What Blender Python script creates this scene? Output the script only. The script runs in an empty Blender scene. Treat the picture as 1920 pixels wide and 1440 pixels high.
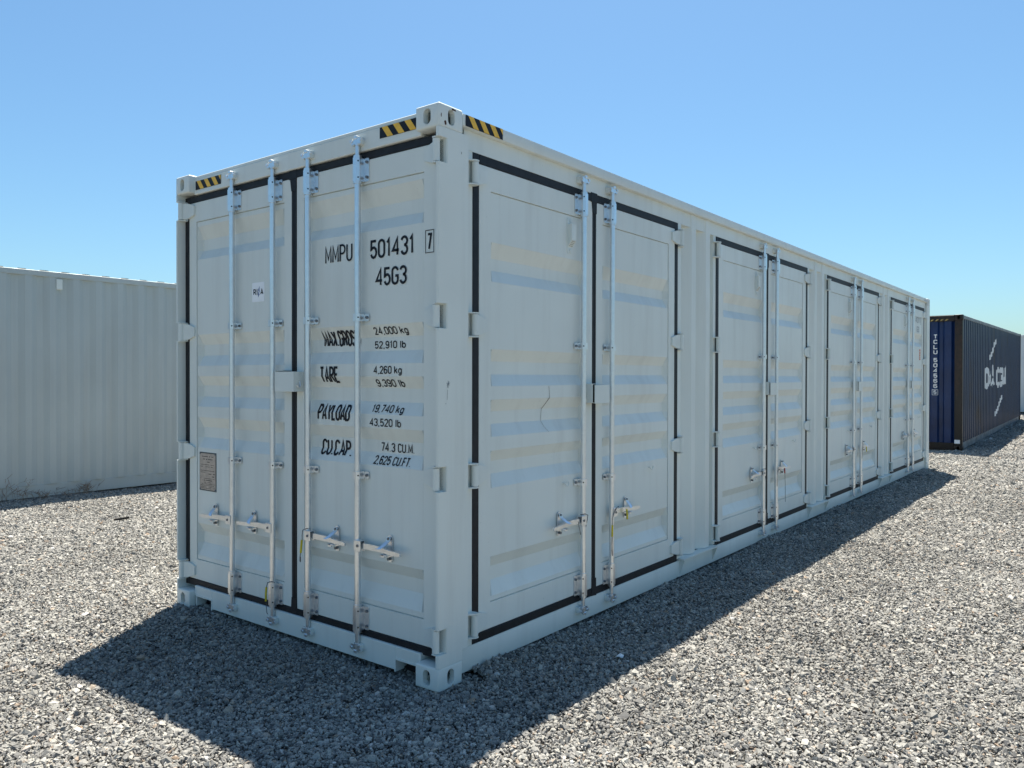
import bpy, bmesh, math, random
import numpy as np
from mathutils import Matrix, Vector

random.seed(7)
rng = np.random.default_rng(11)
SC = bpy.context.scene
COL = SC.collection
R = math.radians

# ------------------------------------------------------------------ camera
cam_d = bpy.data.cameras.new("camera")
cam_d.sensor_width = 36.0
cam_d.lens = 27.64
cam_d.clip_start = 0.05
cam_d.clip_end = 2000
cam = bpy.data.objects.new("camera", cam_d)
CAM = Vector((2.6424, -2.8057, 1.5532))
cam.location = CAM
cam.rotation_euler = (1.56189, -0.00194, 0.66248)
COL.objects.link(cam)
SC.camera = cam

# ------------------------------------------------------------------ sky and sun
SUN_DIR = Vector((-0.61, 1.04, 2.896)).normalized()      # towards the sun
EL = math.asin(SUN_DIR.z)
AZ = math.atan2(SUN_DIR.x, SUN_DIR.y)
world = bpy.data.worlds.new("World")
SC.world = world
world.use_nodes = True
wn = world.node_tree.nodes
wl = world.node_tree.links
wn.clear()
sky = wn.new("ShaderNodeTexSky")
sky.sky_type = 'NISHITA'
sky.sun_disc = False
sky.sun_elevation = EL
sky.sun_rotation = AZ
sky.altitude = 0
sky.air_density = 1.1
sky.dust_density = 1.0
sky.ozone_density = 6.0
wb = wn.new("ShaderNodeMix")            # white balance of the whole sky
wb.data_type = 'RGBA'
wb.blend_type = 'MULTIPLY'
wb.inputs[0].default_value = 1
wb.inputs[7].default_value = (0.75, 0.95, 0.965, 1)
bg = wn.new("ShaderNodeBackground")
bg.inputs['Strength'].default_value = 0.0622
wo = wn.new("ShaderNodeOutputWorld")
wl.new(sky.outputs[0], wb.inputs[6])
wl.new(wb.outputs[2], bg.inputs[0])
wl.new(bg.outputs[0], wo.inputs[0])

sun_d = bpy.data.lights.new("sun", 'SUN')
sun_d.energy = 5.0
sun_d.angle = R(0.53)
sun_d.color = (1.0, 0.945, 0.845)
sun = bpy.data.objects.new("sun", sun_d)
sun.rotation_euler = (-SUN_DIR).to_track_quat('-Z', 'Y').to_euler()
sun.location = SUN_DIR * 40
COL.objects.link(sun)

vs = SC.view_settings
vs.view_transform = 'Standard'
vs.look = 'None'
vs.gamma = 1
vs.use_curve_mapping = False
vs.exposure = 1.32

# ------------------------------------------------------------------ materials
def nmat(name):
    m = bpy.data.materials.new(name)
    m.use_nodes = True
    nt = m.node_tree
    return m, nt, nt.nodes['Principled BSDF']

def pos_noise(nt, scale, detail=3.0, stretch=None, rough=0.5):
    n, l = nt.nodes, nt.links
    g = n.new("ShaderNodeNewGeometry")
    v = g.outputs['Position']
    if stretch:
        mp = n.new("ShaderNodeMapping")
        mp.inputs['Scale'].default_value = stretch
        l.new(v, mp.inputs['Vector'])
        v = mp.outputs[0]
    t = n.new("ShaderNodeTexNoise")
    t.inputs['Scale'].default_value = scale
    t.inputs['Detail'].default_value = detail
    t.inputs['Roughness'].default_value = rough
    l.new(v, t.inputs['Vector'])
    return t.outputs['Fac']

def ramp(nt, fac, stops, interp='LINEAR'):
    r = nt.nodes.new("ShaderNodeValToRGB")
    r.color_ramp.interpolation = interp
    el = r.color_ramp.elements
    while len(el) < len(stops):
        el.new(0.5)
    for e, (p, c) in zip(el, stops):
        e.position = p
        e.color = (c[0], c[1], c[2], 1) if isinstance(c, (tuple, list)) else (c, c, c, 1)
    nt.links.new(fac, r.inputs[0])
    return r.outputs[0]

def mix(nt, mode, fac, a, b):
    x = nt.nodes.new("ShaderNodeMix")
    x.data_type = 'RGBA'
    x.blend_type = mode
    for sock, val in ((x.inputs[0], fac), (x.inputs[6], a), (x.inputs[7], b)):
        if hasattr(val, 'links'):
            nt.links.new(val, sock)
        elif isinstance(val, (tuple, list)):
            sock.default_value = (*val[:3], 1)
        else:
            sock.default_value = val
    return x.outputs[2]

def bump(nt, bsdf, fac, strength, dist):
    b = nt.nodes.new("ShaderNodeBump")
    b.inputs['Strength'].default_value = strength
    b.inputs['Distance'].default_value = dist
    nt.links.new(fac, b.inputs['Height'])
    nt.links.new(b.outputs[0], bsdf.inputs['Normal'])

def paint(name, col, rough=0.42, dirt=0.10, dirt_col=(0.30, 0.27, 0.22), spec=0.45, wave=0.25):
    m, nt, b = nmat(name)
    c = [x for x in col]
    broad = ramp(nt, pos_noise(nt, 1.3, 3), [(0.3, [x * 0.955 for x in c]), (0.7, [min(1, x * 1.03) for x in c])])
    streak = ramp(nt, pos_noise(nt, 1.0, 5, (9, 9, 0.7), 0.6), [(0.50, 0.0), (0.80, 1.0)])
    st = mix(nt, 'MULTIPLY', 1.0, streak, (dirt * 0.8,) * 3)
    col1 = mix(nt, 'MIX', st, broad, dirt_col)
    speck = ramp(nt, pos_noise(nt, 95, 2), [(0.70, 0.0), (0.76, 1.0)])
    patch = ramp(nt, pos_noise(nt, 4.0, 3), [(0.48, 0.0), (0.68, 1.0)])
    sp = mix(nt, 'MULTIPLY', 1.0, speck, patch)
    sp2 = mix(nt, 'MULTIPLY', 1.0, sp, (dirt * 1.6,) * 3)
    col2 = mix(nt, 'MIX', sp2, col1, [x * 0.35 for x in dirt_col])
    nt.links.new(col2, b.inputs['Base Color'])
    rr = ramp(nt, pos_noise(nt, 7, 4), [(0.3, rough * 0.85), (0.7, min(1, rough * 1.25))])
    nt.links.new(rr, b.inputs['Roughness'])
    b.inputs['Specular IOR Level'].default_value = spec
    bump(nt, b, pos_noise(nt, 2.2, 2), wave, 0.012)
    return m

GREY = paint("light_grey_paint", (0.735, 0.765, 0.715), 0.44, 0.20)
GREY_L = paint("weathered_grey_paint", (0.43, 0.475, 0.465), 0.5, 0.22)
GREY_F = paint("white_paint", (0.74, 0.76, 0.74), 0.5, 0.12)
HDW = paint("hardware_grey_paint", (0.71, 0.745, 0.70), 0.40, 0.12)

def plain(name, col, rough=0.6, metal=0.0, var=0.12, scale=30.0, spec=0.4, bmp=0.0):
    m, nt, b = nmat(name)
    c = ramp(nt, pos_noise(nt, scale, 3), [(0.3, [x * (1 - var) for x in col]), (0.7, [min(1, x * (1 + var)) for x in col])])
    nt.links.new(c, b.inputs['Base Color'])
    b.inputs['Roughness'].default_value = rough
    b.inputs['Metallic'].default_value = metal
    b.inputs['Specular IOR Level'].default_value = spec
    if bmp:
        bump(nt, b, pos_noise(nt, scale * 3, 3), bmp, 0.003)
    return m

RUBBER = plain("black_rubber", (0.012, 0.013, 0.016), 0.55, 0, 0.3, 25, 0.3, 0.2)
INK = plain("black_vinyl", (0.010, 0.011, 0.016), 0.5, 0, 0.2, 40, 0.25)
INK_F = plain("faded_grey_print", (0.36, 0.39, 0.40), 0.6, 0, 0.15, 30)
YEL = plain("yellow_vinyl", (0.88, 0.50, 0.05), 0.45, 0, 0.1, 30)
DARK = plain("near_black", (0.01, 0.01, 0.012), 0.9)  # near-black for the painted shade of holes and gaps, and for the floor
BOLT = plain("bolt_steel", (0.20, 0.21, 0.22), 0.45, 0.7, 0.3, 60)
WHITE_ST = plain("white_sticker", (0.90, 0.91, 0.92), 0.4, 0, 0.03, 20)
LOGO_B = plain("logo_blue", (0.03, 0.10, 0.28), 0.45)
TAN = plain("plate_tan", (0.50, 0.42, 0.35), 0.45, 0.2, 0.15, 30)
PLATE_F = plain("plate_edge", (0.10, 0.11, 0.11), 0.5, 0.3, 0.3, 50)
RUST = plain("rust_brown", (0.075, 0.030, 0.018), 0.85, 0, 0.4, 60)
SCRATCH = plain("scratch_rust", (0.10, 0.06, 0.035), 0.8, 0, 0.4, 40)
ORANGE = plain("orange_sticker", (0.60, 0.16, 0.07), 0.5)
SEAL_Y = plain("yellow_seal", (0.62, 0.50, 0.02), 0.45)
SEAL_R = plain("red_seal", (0.40, 0.02, 0.015), 0.4)
WIRE = plain("seal_wire", (0.13, 0.13, 0.13), 0.5, 0.6, 0.2, 60)
STRAW = plain("dry_straw", (0.20, 0.13, 0.08), 0.8, 0, 0.35, 12)
DEBRIS = plain("black_debris", (0.015, 0.014, 0.014), 0.7)
PAPER = plain("white_paper", (0.75, 0.77, 0.78), 0.7)
PALE_BLUE = plain("weld_pale", (0.66, 0.68, 0.66), 0.5)

def galvanised(name):
    m, nt, b = nmat(name)
    n, l = nt.nodes, nt.links
    g = n.new("ShaderNodeNewGeometry")
    v = n.new("ShaderNodeTexVoronoi")
    v.inputs['Scale'].default_value = 55
    l.new(g.outputs['Position'], v.inputs['Vector'])
    sep = n.new("ShaderNodeSeparateColor")
    l.new(v.outputs['Color'], sep.inputs[0])
    c = ramp(nt, sep.outputs[0], [(0.0, (0.74, 0.77, 0.80)), (1.0, (0.79, 0.82, 0.84))])
    c2 = mix(nt, 'MULTIPLY', 0.12, c, ramp(nt, pos_noise(nt, 14, 3), [(0.35, 0.72), (0.6, 1.0)]))
    l.new(c2, b.inputs['Base Color'])
    rr = ramp(nt, sep.outputs[1], [(0.0, 0.30), (1.0, 0.32)])
    l.new(rr, b.inputs['Roughness'])
    b.inputs['Metallic'].default_value = 0.9
    return m
GALV = galvanised("galvanised_steel")

# rusty blue of the far container
def blue_paint(name, blue=(0.005, 0.023, 0.085), amount=0.5):
    m, nt, b = nmat(name)
    n, l = nt.nodes, nt.links
    f = pos_noise(nt, 1.0, 6, (2.2, 2.2, 0.55), 0.65)
    rst = ramp(nt, f, [(amount, 0.0), (amount + 0.12, 1.0)])
    base = ramp(nt, pos_noise(nt, 3, 4), [(0.3, [x * 0.8 for x in blue]), (0.7, [x * 1.35 for x in blue])])
    rc = ramp(nt, pos_noise(nt, 14, 5), [(0.3, (0.010, 0.008, 0.008)), (0.7, (0.035, 0.018, 0.013))])
    l.new(mix(nt, 'MIX', rst, base, rc), b.inputs['Base Color'])
    b.inputs['Roughness'].default_value = 0.4
    b.inputs['Specular IOR Level'].default_value = 0.3
    return m
BLUE = blue_paint("blue_rusted_paint", amount=0.62)
BLUE_SIDE = blue_paint("blue_rusted_side_paint", (0.010, 0.023, 0.058), 0.56)
BROWN = blue_paint("rusted_frame_paint", (0.010, 0.009, 0.010), 0.45)
RAILGREY = plain("worn_rail_paint", (0.16, 0.17, 0.18), 0.5, 0, 0.5, 5)
WHITE_P = plain("worn_white_paint", (0.72, 0.73, 0.72), 0.6, 0, 0.12, 6)
PALE_YEL = plain("faded_yellow_paint", (0.42, 0.30, 0.10), 0.6, 0, 0.3, 8)

# ------------------------------------------------------------------ mesh helpers
class MB:
    """collects shapes into one bmesh; material index per shape"""
    def __init__(self):
        self.bm = bmesh.new()
        self.mats = []
        self.mi = 0
    def use(self, m):
        if m not in self.mats:
            self.mats.append(m)
        self.mi = self.mats.index(m)
        return self
    def _faces(self, fs):
        for f in fs:
            f.material_index = self.mi
    def box(self, a, b, bev=0.0, seg=1):
        x0, y0, z0 = a
        x1, y1, z1 = b
        vs_ = [self.bm.verts.new(p) for p in ((x0, y0, z0), (x1, y0, z0), (x1, y1, z0), (x0, y1, z0),
                                               (x0, y0, z1), (x1, y0, z1), (x1, y1, z1), (x0, y1, z1))]
        idx = ((0, 3, 2, 1), (4, 5, 6, 7), (0, 1, 5, 4), (1, 2, 6, 5), (2, 3, 7, 6), (3, 0, 4, 7))
        fs = [self.bm.faces.new([vs_[i] for i in q]) for q in idx]
        self._faces(fs)
        if bev > 0:
            es = list({e for f in fs for e in f.edges})
            r = bmesh.ops.bevel(self.bm, geom=es, offset=bev, segments=seg, affect='EDGES', profile=0.5)
            self._faces([f for f in r['faces']])
        return self
    def prism(self, pts, axis, c0, c1):
        """extrude a 2D polygon; axis 'x','y','z' = extrusion axis, pts in the other two (cyclic order)"""
        def P(p, c):
            return {'x': (c, p[0], p[1]), 'y': (p[0], c, p[1]), 'z': (p[0], p[1], c)}[axis]
        a = [self.bm.verts.new(P(p, c0)) for p in pts]
        b = [self.bm.verts.new(P(p, c1)) for p in pts]
        n = len(pts)
        fs = [self.bm.faces.new(a), self.bm.faces.new(list(reversed(b)))]
        for i in range(n):
            j = (i + 1) % n
            fs.append(self.bm.faces.new((a[j], a[i], b[i], b[j])))
        self._faces(fs)
        return self
    def cyl(self, p0, p1, r0, r1=None, seg=14, caps=True):
        p0, p1 = Vector(p0), Vector(p1)
        r1 = r0 if r1 is None else r1
        d = (p1 - p0).normalized()
        t = d.orthogonal().normalized()
        s = d.cross(t)
        ra, rb = [], []
        for i in range(seg):
            a = 2 * math.pi * i / seg
            o = t * math.cos(a) + s * math.sin(a)
            ra.append(self.bm.verts.new(p0 + o * r0))
            rb.append(self.bm.verts.new(p1 + o * r1))
        fs = []
        for i in range(seg):
            j = (i + 1) % seg
            fs.append(self.bm.faces.new((ra[i], ra[j], rb[j], rb[i])))
        if caps:
            fs.append(self.bm.faces.new(list(reversed(ra))))
            fs.append(self.bm.faces.new(rb))
        self._faces(fs)
        return self
    def tube(self, pts, r, seg=6):
        pts = [Vector(p) for p in pts]
        rings = []
        for i, p in enumerate(pts):
            d = (pts[min(i + 1, len(pts) - 1)] - pts[max(i - 1, 0)]).normalized()
            t = d.cross(Vector((0.31, 0.57, 0.76)))
            t = t.normalized() if t.length > 1e-4 else d.orthogonal().normalized()
            s = d.cross(t)
            rings.append([self.bm.verts.new(p + (t * math.cos(2 * math.pi * k / seg) + s * math.sin(2 * math.pi * k / seg)) * r) for k in range(seg)])
        fs = []
        for a, b in zip(rings, rings[1:]):
            for k in range(seg):
                j = (k + 1) % seg
                fs.append(self.bm.faces.new((a[k], a[j], b[j], b[k])))
        fs.append(self.bm.faces.new(list(reversed(rings[0]))))
        fs.append(self.bm.faces.new(rings[-1]))
        self._faces(fs)
        return self
    def quad(self, *pts):
        self._faces([self.bm.faces.new([self.bm.verts.new(p) for p in pts])])
        return self
    def grid(self, us, vs_, f):
        V = [[self.bm.verts.new(f(u, v)) for u in us] for v in vs_]
        for j in range(len(vs_) - 1):
            for i in range(len(us) - 1):
                self._faces([self.bm.faces.new((V[j][i], V[j][i + 1], V[j + 1][i + 1], V[j + 1][i]))])
        return self
    def mesh(self, name, recalc=True, smooth=35):
        if recalc:
            bmesh.ops.recalc_face_normals(self.bm, faces=self.bm.faces)
        me = bpy.data.meshes.new(name)
        self.bm.to_mesh(me)
        self.bm.free()
        for m in self.mats:
            me.materials.append(m)
        if smooth:
            me.polygons.foreach_set('use_smooth', [True] * len(me.polygons))
            me.set_sharp_from_angle(angle=R(smooth))
        return me

WM = {}
def link(name, data, parent=None, mat=None):
    """object with world matrix mat, parented without moving"""
    o = bpy.data.objects.new(name, data)
    COL.objects.link(o)
    m = mat or Matrix.Identity(4)
    if parent is not None:
        o.parent = parent
        o.matrix_basis = WM[parent.name].inverted() @ m
    else:
        o.matrix_basis = m
    WM[o.name] = m
    return o

def tag(o, label, cat, group=None, kind=None):
    if kind:
        o['kind'] = kind
    if label:
        o['label'] = label
    if cat:
        o['category'] = cat
    if group:
        o['group'] = group
    return o

def FRAME(origin, u, w):
    """u = right as seen from outside, v = up, w = outward"""
    m = Matrix.Identity(4)
    for i, ax in enumerate((Vector(u), Vector((0, 0, 1)), Vector(w), Vector(origin))):
        for k in range(3):
            m[k][i] = ax[k]
    return m
def at(F, u, v, w=0.0, rot=0.0):
    return F @ Matrix.Translation((u, v, w)) @ (Matrix.Rotation(rot, 4, 'Z') if rot else Matrix.Identity(4))

def rrect(w, h, r, n=4):
    pts = []
    for cx, cy, a0 in ((w / 2 - r, h / 2 - r, 0), (-w / 2 + r, h / 2 - r, 90), (-w / 2 + r, -h / 2 + r, 180), (w / 2 - r, -h / 2 + r, 270)):
        for k in range(n + 1):
            a = R(a0 + 90 * k / n)
            pts.append((cx + r * math.cos(a), cy + r * math.sin(a)))
    return pts

# ------------------------------------------------------------------ stroke lettering
def arc(cx, cy, rx, ry, a0, a1, n=9):
    return [(cx + rx * math.cos(R(a0 + (a1 - a0) * k / n)), cy + ry * math.sin(R(a0 + (a1 - a0) * k / n))) for k in range(n + 1)]
G = {
 '0': (1, [arc(.5, .76, .5, .24, 0, 180) + arc(.5, .24, .5, .24, 180, 360) + [(1, .76)]]),
 '1': (.62, [[(.1, .80), (.62, 1), (.62, 0)]]),
 '2': (1, [arc(.5, .74, .5, .26, 175, -35) + [(0, 0), (1, 0)]]),
 '3': (1, [arc(.5, .76, .5, .24, 165, -90) + arc(.5, .26, .5, .26, 90, -165)]),
 '4': (1.05, [[(.76, 0), (.76, 1), (0, .28), (1, .28)]]),
 '5': (1, [[(.95, 1), (.10, 1), (.05, .50)] + arc(.5, .31, .5, .31, 140, -160)]),
 '6': (1, [arc(.5, .76, .5, .24, 15, 180) + [(0, .26)] + arc(.5, .29, .5, .29, 180, 540, 18)]),
 '7': (.95, [[(0, 1), (1, 1), (.35, 0)]]),
 '8': (1, [arc(.5, .76, .45, .24, -90, 270, 18), arc(.5, .26, .5, .26, 90, 450, 18)]),
 '9': (1, [arc(.5, .24, .5, .24, 195, 360) + [(1, .74)] + arc(.5, .71, .5, .29, 0, 360, 18)]),
 'M': (1.12, [[(0, 0), (0, 1), (.5, .22), (1, 1), (1, 0)]]),
 'P': (1, [[(0, 0), (0, 1), (.5, 1)] + arc(.5, .74, .5, .26, 90, -90) + [(0, .48)]]),
 'U': (1, [[(0, 1), (0, .24)] + arc(.5, .24, .5, .24, 180, 360) + [(1, 1)]]),
 'G': (1, [arc(.5, .76, .5, .24, 10, 180) + arc(.5, .24, .5, .24, 180, 360) + [(1, .48), (.55, .48)]]),
 'A': (1.1, [[(0, 0), (.5, 1), (1, 0)], [(.17, .28), (.83, .28)]]),
 'X': (1.05, [[(0, 0), (1, 1)], [(0, 1), (1, 0)]]),
 'R': (1, [[(0, 0), (0, 1), (.5, 1)] + arc(.5, .74, .5, .26, 90, -90) + [(0, .48)], [(.5, .48), (1, 0)]]),
 'O': (1, [arc(.5, .76, .5, .24, 0, 180) + arc(.5, .24, .5, .24, 180, 360) + [(1, .76)]]),
 'S': (1, [arc(.5, .75, .5, .25, 15, 270) + arc(.5, .25, .5, .25, 90, -165)]),
 'T': (1, [[(0, 1), (1, 1)], [(.5, 1), (.5, 0)]]),
 'E': (.9, [[(1, 1), (0, 1), (0, 0), (1, 0)], [(0, .52), (.85, .52)]]),
 'Y': (1.05, [[(0, 1), (.5, .48), (1, 1)], [(.5, .48), (.5, 0)]]),
 'L': (.85, [[(0, 1), (0, 0), (1, 0)]]),
 'D': (1, [[(.45, 0), (0, 0), (0, 1), (.45, 1)] + arc(.45, .76, .55, .24, 90, 0) + arc(.45, .24, .55, .24, 0, -90)]),
 'C': (1, [arc(.5, .76, .5, .24, 10, 180) + arc(.5, .24, .5, .24, 180, 350)]),
 'F': (.85, [[(1, 1), (0, 1), (0, 0)], [(0, .52), (.85, .52)]]),
 'N': (1.05, [[(0, 0), (0, 1), (1, 0), (1, 1)]]),
 'I': (.25, [[(.5, 0), (.5, 1)]]),
 'l': (.25, [[(.5, 0), (.5, 1)]]),
 'k': (.95, [[(0, 0), (0, 1)], [(.9, .66), (0, .24)], [(.35, .42), (1, 0)]]),
 'g': (.95, [arc(.5, .33, .5, .33, 0, 360, 16), [(1, .66), (1, -.05)] + arc(.5, -.05, .5, .2, 0, -150)]),
 'b': (.95, [[(0, 1), (0, 0)], arc(.5, .33, .5, .33, 0, 360, 16)]),
 '.': (.22, [[(.5, -.01), (.5, .07)]]),
 ',': (.25, [[(.6, .06), (.2, -.14)]]),
}
def strokes(text, x0, x1, z0, h, thick, cw=0.44, gap=0.20):
    """polylines (u, v) of a line of text squeezed between x0 and x1"""
    items, x = [], 0.0
    for ch in text:
        if ch == ' ':
            x += cw * 0.75
            continue
        gw, ps = G[ch]
        items.append((x, gw * cw, ps))
        x += gw * cw + gap
    s = ((x1 - x0) - thick) / (x - gap) if x > gap else 1
    out = []
    for gx, gw, ps in items:
        for p in ps:
            out.append([(x0 + thick / 2 + (gx + q[0] * gw) * s, z0 + thick / 2 + q[1] * (h - thick)) for q in p])
    return out

def stroke_faces(bm, pl, t, w):
    n = len(pl)
    closed = (Vector(pl[0]) - Vector(pl[-1])).length < 1e-6
    L, Rr = [], []
    P = [Vector(p) for p in pl]
    for i in range(n):
        a = P[i - 1] if i else (P[n - 2] if closed else None)
        b = P[i + 1] if i < n - 1 else (P[1] if closed else None)
        d0 = (P[i] - a).normalized() if a is not None and (P[i] - a).length > 1e-9 else None
        d1 = (b - P[i]).normalized() if b is not None and (b - P[i]).length > 1e-9 else None
        d0 = d0 or d1
        d1 = d1 or d0
        n0 = Vector((-d0.y, d0.x))
        n1 = Vector((-d1.y, d1.x))
        m = n0 + n1
        m = m.normalized() if m.length > 1e-6 else n0
        k = min(2.0, 1 / max(0.35, m.dot(n0)))
        L.append(P[i] + m * (t / 2 * k))
        Rr.append(P[i] - m * (t / 2 * k))
    lv = [bm.verts.new((p.x, p.y, w)) for p in L]
    rv = [bm.verts.new((p.x, p.y, w)) for p in Rr]
    for i in range(n - 1):
        try:
            bm.faces.new((rv[i], rv[i + 1], lv[i + 1], lv[i]))
        except ValueError:
            pass

def lettering(name, pls, thick, mat, parent, F, surf=None, cuts=(), axis=1, lift=0.0022):
    """flat print that follows a pressed surface: cuts = fold positions along axis, surf(u, v) = depth"""
    bm = bmesh.new()
    for k, pl in enumerate(pls):
        stroke_faces(bm, pl, thick, 0.0002 * (k % 4))
    for c in cuts:
        geom = list(bm.verts) + list(bm.edges) + list(bm.faces)
        co = [0, 0, 0]
        no = [0, 0, 0]
        co[axis] = c
        no[axis] = 1
        bmesh.ops.bisect_plane(bm, geom=geom, plane_co=co, plane_no=no, dist=1e-5)
    for v in bm.verts:
        v.co.z += lift + (surf(v.co.x, v.co.y) if surf else 0)
    for f in bm.faces:
        if f.normal.z < 0:
            f.normal_flip()
    me = bpy.data.meshes.new(name)
    bm.to_mesh(me)
    bm.free()
    me.materials.append(mat)
    return link(name, me, parent, F)

# ------------------------------------------------------------------ ground
def hnoise(x, y):
    return (0.010 * np.sin(x * 1.9 + 1.3 * np.sin(y * 0.8)) * np.cos(y * 2.3 + 0.7 * np.sin(x * 1.1))
            + 0.006 * np.sin(x * 5.1 + 2 * np.sin(y * 1.7)) * np.sin(y * 4.3 + 1.2))
def terrain(x, y):
    # stones banked up here and there against the near container's side rail and sill
    heap = 0.5 + 0.5 * np.sin(y * 2.1 + 0.6) * np.sin(y * 0.83 + 1.0)
    bank = 0.034 * heap * np.exp(-((x + 0.02) / 0.11) ** 2) * ((y > 0.28) & (y < 12.0))
    return np.clip(y - 17, 0, 40) * 0.0145 + hnoise(x, y) - 0.004 + bank

def gravel_base_material():
    m, nt, b = nmat("gravel_bed")
    n, l = nt.nodes, nt.links
    g = n.new("ShaderNodeNewGeometry")
    v = n.new("ShaderNodeTexVoronoi")
    v.inputs['Scale'].default_value = 38
    l.new(g.outputs['Position'], v.inputs['Vector'])
    sep = n.new("ShaderNodeSeparateColor")
    l.new(v.outputs['Color'], sep.inputs[0])
    c = ramp(nt, sep.outputs[0], [(0.0, (0.06, 0.058, 0.053)), (0.5, (0.12, 0.115, 0.105)), (1.0, (0.24, 0.23, 0.21))])  # dusty bed, coloured darker than the stones to paint shade into their gaps
    big = ramp(nt, pos_noise(nt, 0.5, 4), [(0.3, 0.86), (0.7, 1.08)])
    l.new(mix(nt, 'MULTIPLY', 1.0, c, big), b.inputs['Base Color'])
    b.inputs['Roughness'].default_value = 0.95
    b.inputs['Specular IOR Level'].default_value = 0.2
    inv = n.new("ShaderNodeMath")
    inv.operation = 'MULTIPLY_ADD'
    inv.inputs[1].default_value = -1
    inv.inputs[2].default_value = 1
    l.new(v.outputs['Distance'], inv.inputs[0])
    bump(nt, b, inv.outputs[0], 1.0, 0.02)
    return m

def make_ground():
    xs = np.unique(np.concatenate([np.linspace(-600, -14, 12), np.arange(-14, 9, 0.25), np.linspace(9, 600, 12)]))
    ys = np.unique(np.concatenate([np.linspace(-600, -6, 12), np.arange(-6, 42, 0.25), np.linspace(42, 900, 14)]))
    X, Y = np.meshgrid(xs, ys)
    Z = terrain(X, Y) - 0.014
    vv = np.stack([X, Y, Z], -1).reshape(-1, 3)
    nx = len(xs)
    q = [(j * nx + i, j * nx + i + 1, (j + 1) * nx + i + 1, (j + 1) * nx + i) for j in range(len(ys) - 1) for i in range(nx - 1)]
    me = bpy.data.meshes.new("ground")
    me.from_pydata(vv.tolist(), [], q)
    me.materials.append(gravel_base_material())
    o = link("ground", me)
    tag(o, "flat pale grey gravel yard under all the containers", None, kind='structure')
make_ground()

def stone_material():
    m, nt, b = nmat("crushed_stone")
    n, l = nt.nodes, nt.links
    oi = n.new("ShaderNodeObjectInfo")
    c = ramp(nt, oi.outputs['Random'], [(0.0, (0.085, 0.085, 0.085)), (0.12, (0.185, 0.179, 0.168)), (0.45, (0.270, 0.259, 0.235)),
                                        (0.78, (0.340, 0.327, 0.294)), (0.93, (0.42, 0.40, 0.35)), (0.965, (0.30, 0.22, 0.155)), (1.0, (0.56, 0.55, 0.52))])
    big = ramp(nt, pos_noise(nt, 0.8, 4), [(0.30, 0.76), (0.62, 1.08)])
    fine = ramp(nt, pos_noise(nt, 160, 3), [(0.3, 0.80), (0.7, 1.12)])
    l.new(mix(nt, 'MULTIPLY', 1.0, mix(nt, 'MULTIPLY', 1.0, c, big), fine), b.inputs['Base Color'])
    b.inputs['Roughness'].default_value = 0.85
    b.inputs['Specular IOR Level'].default_value = 0.3
    return m

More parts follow.
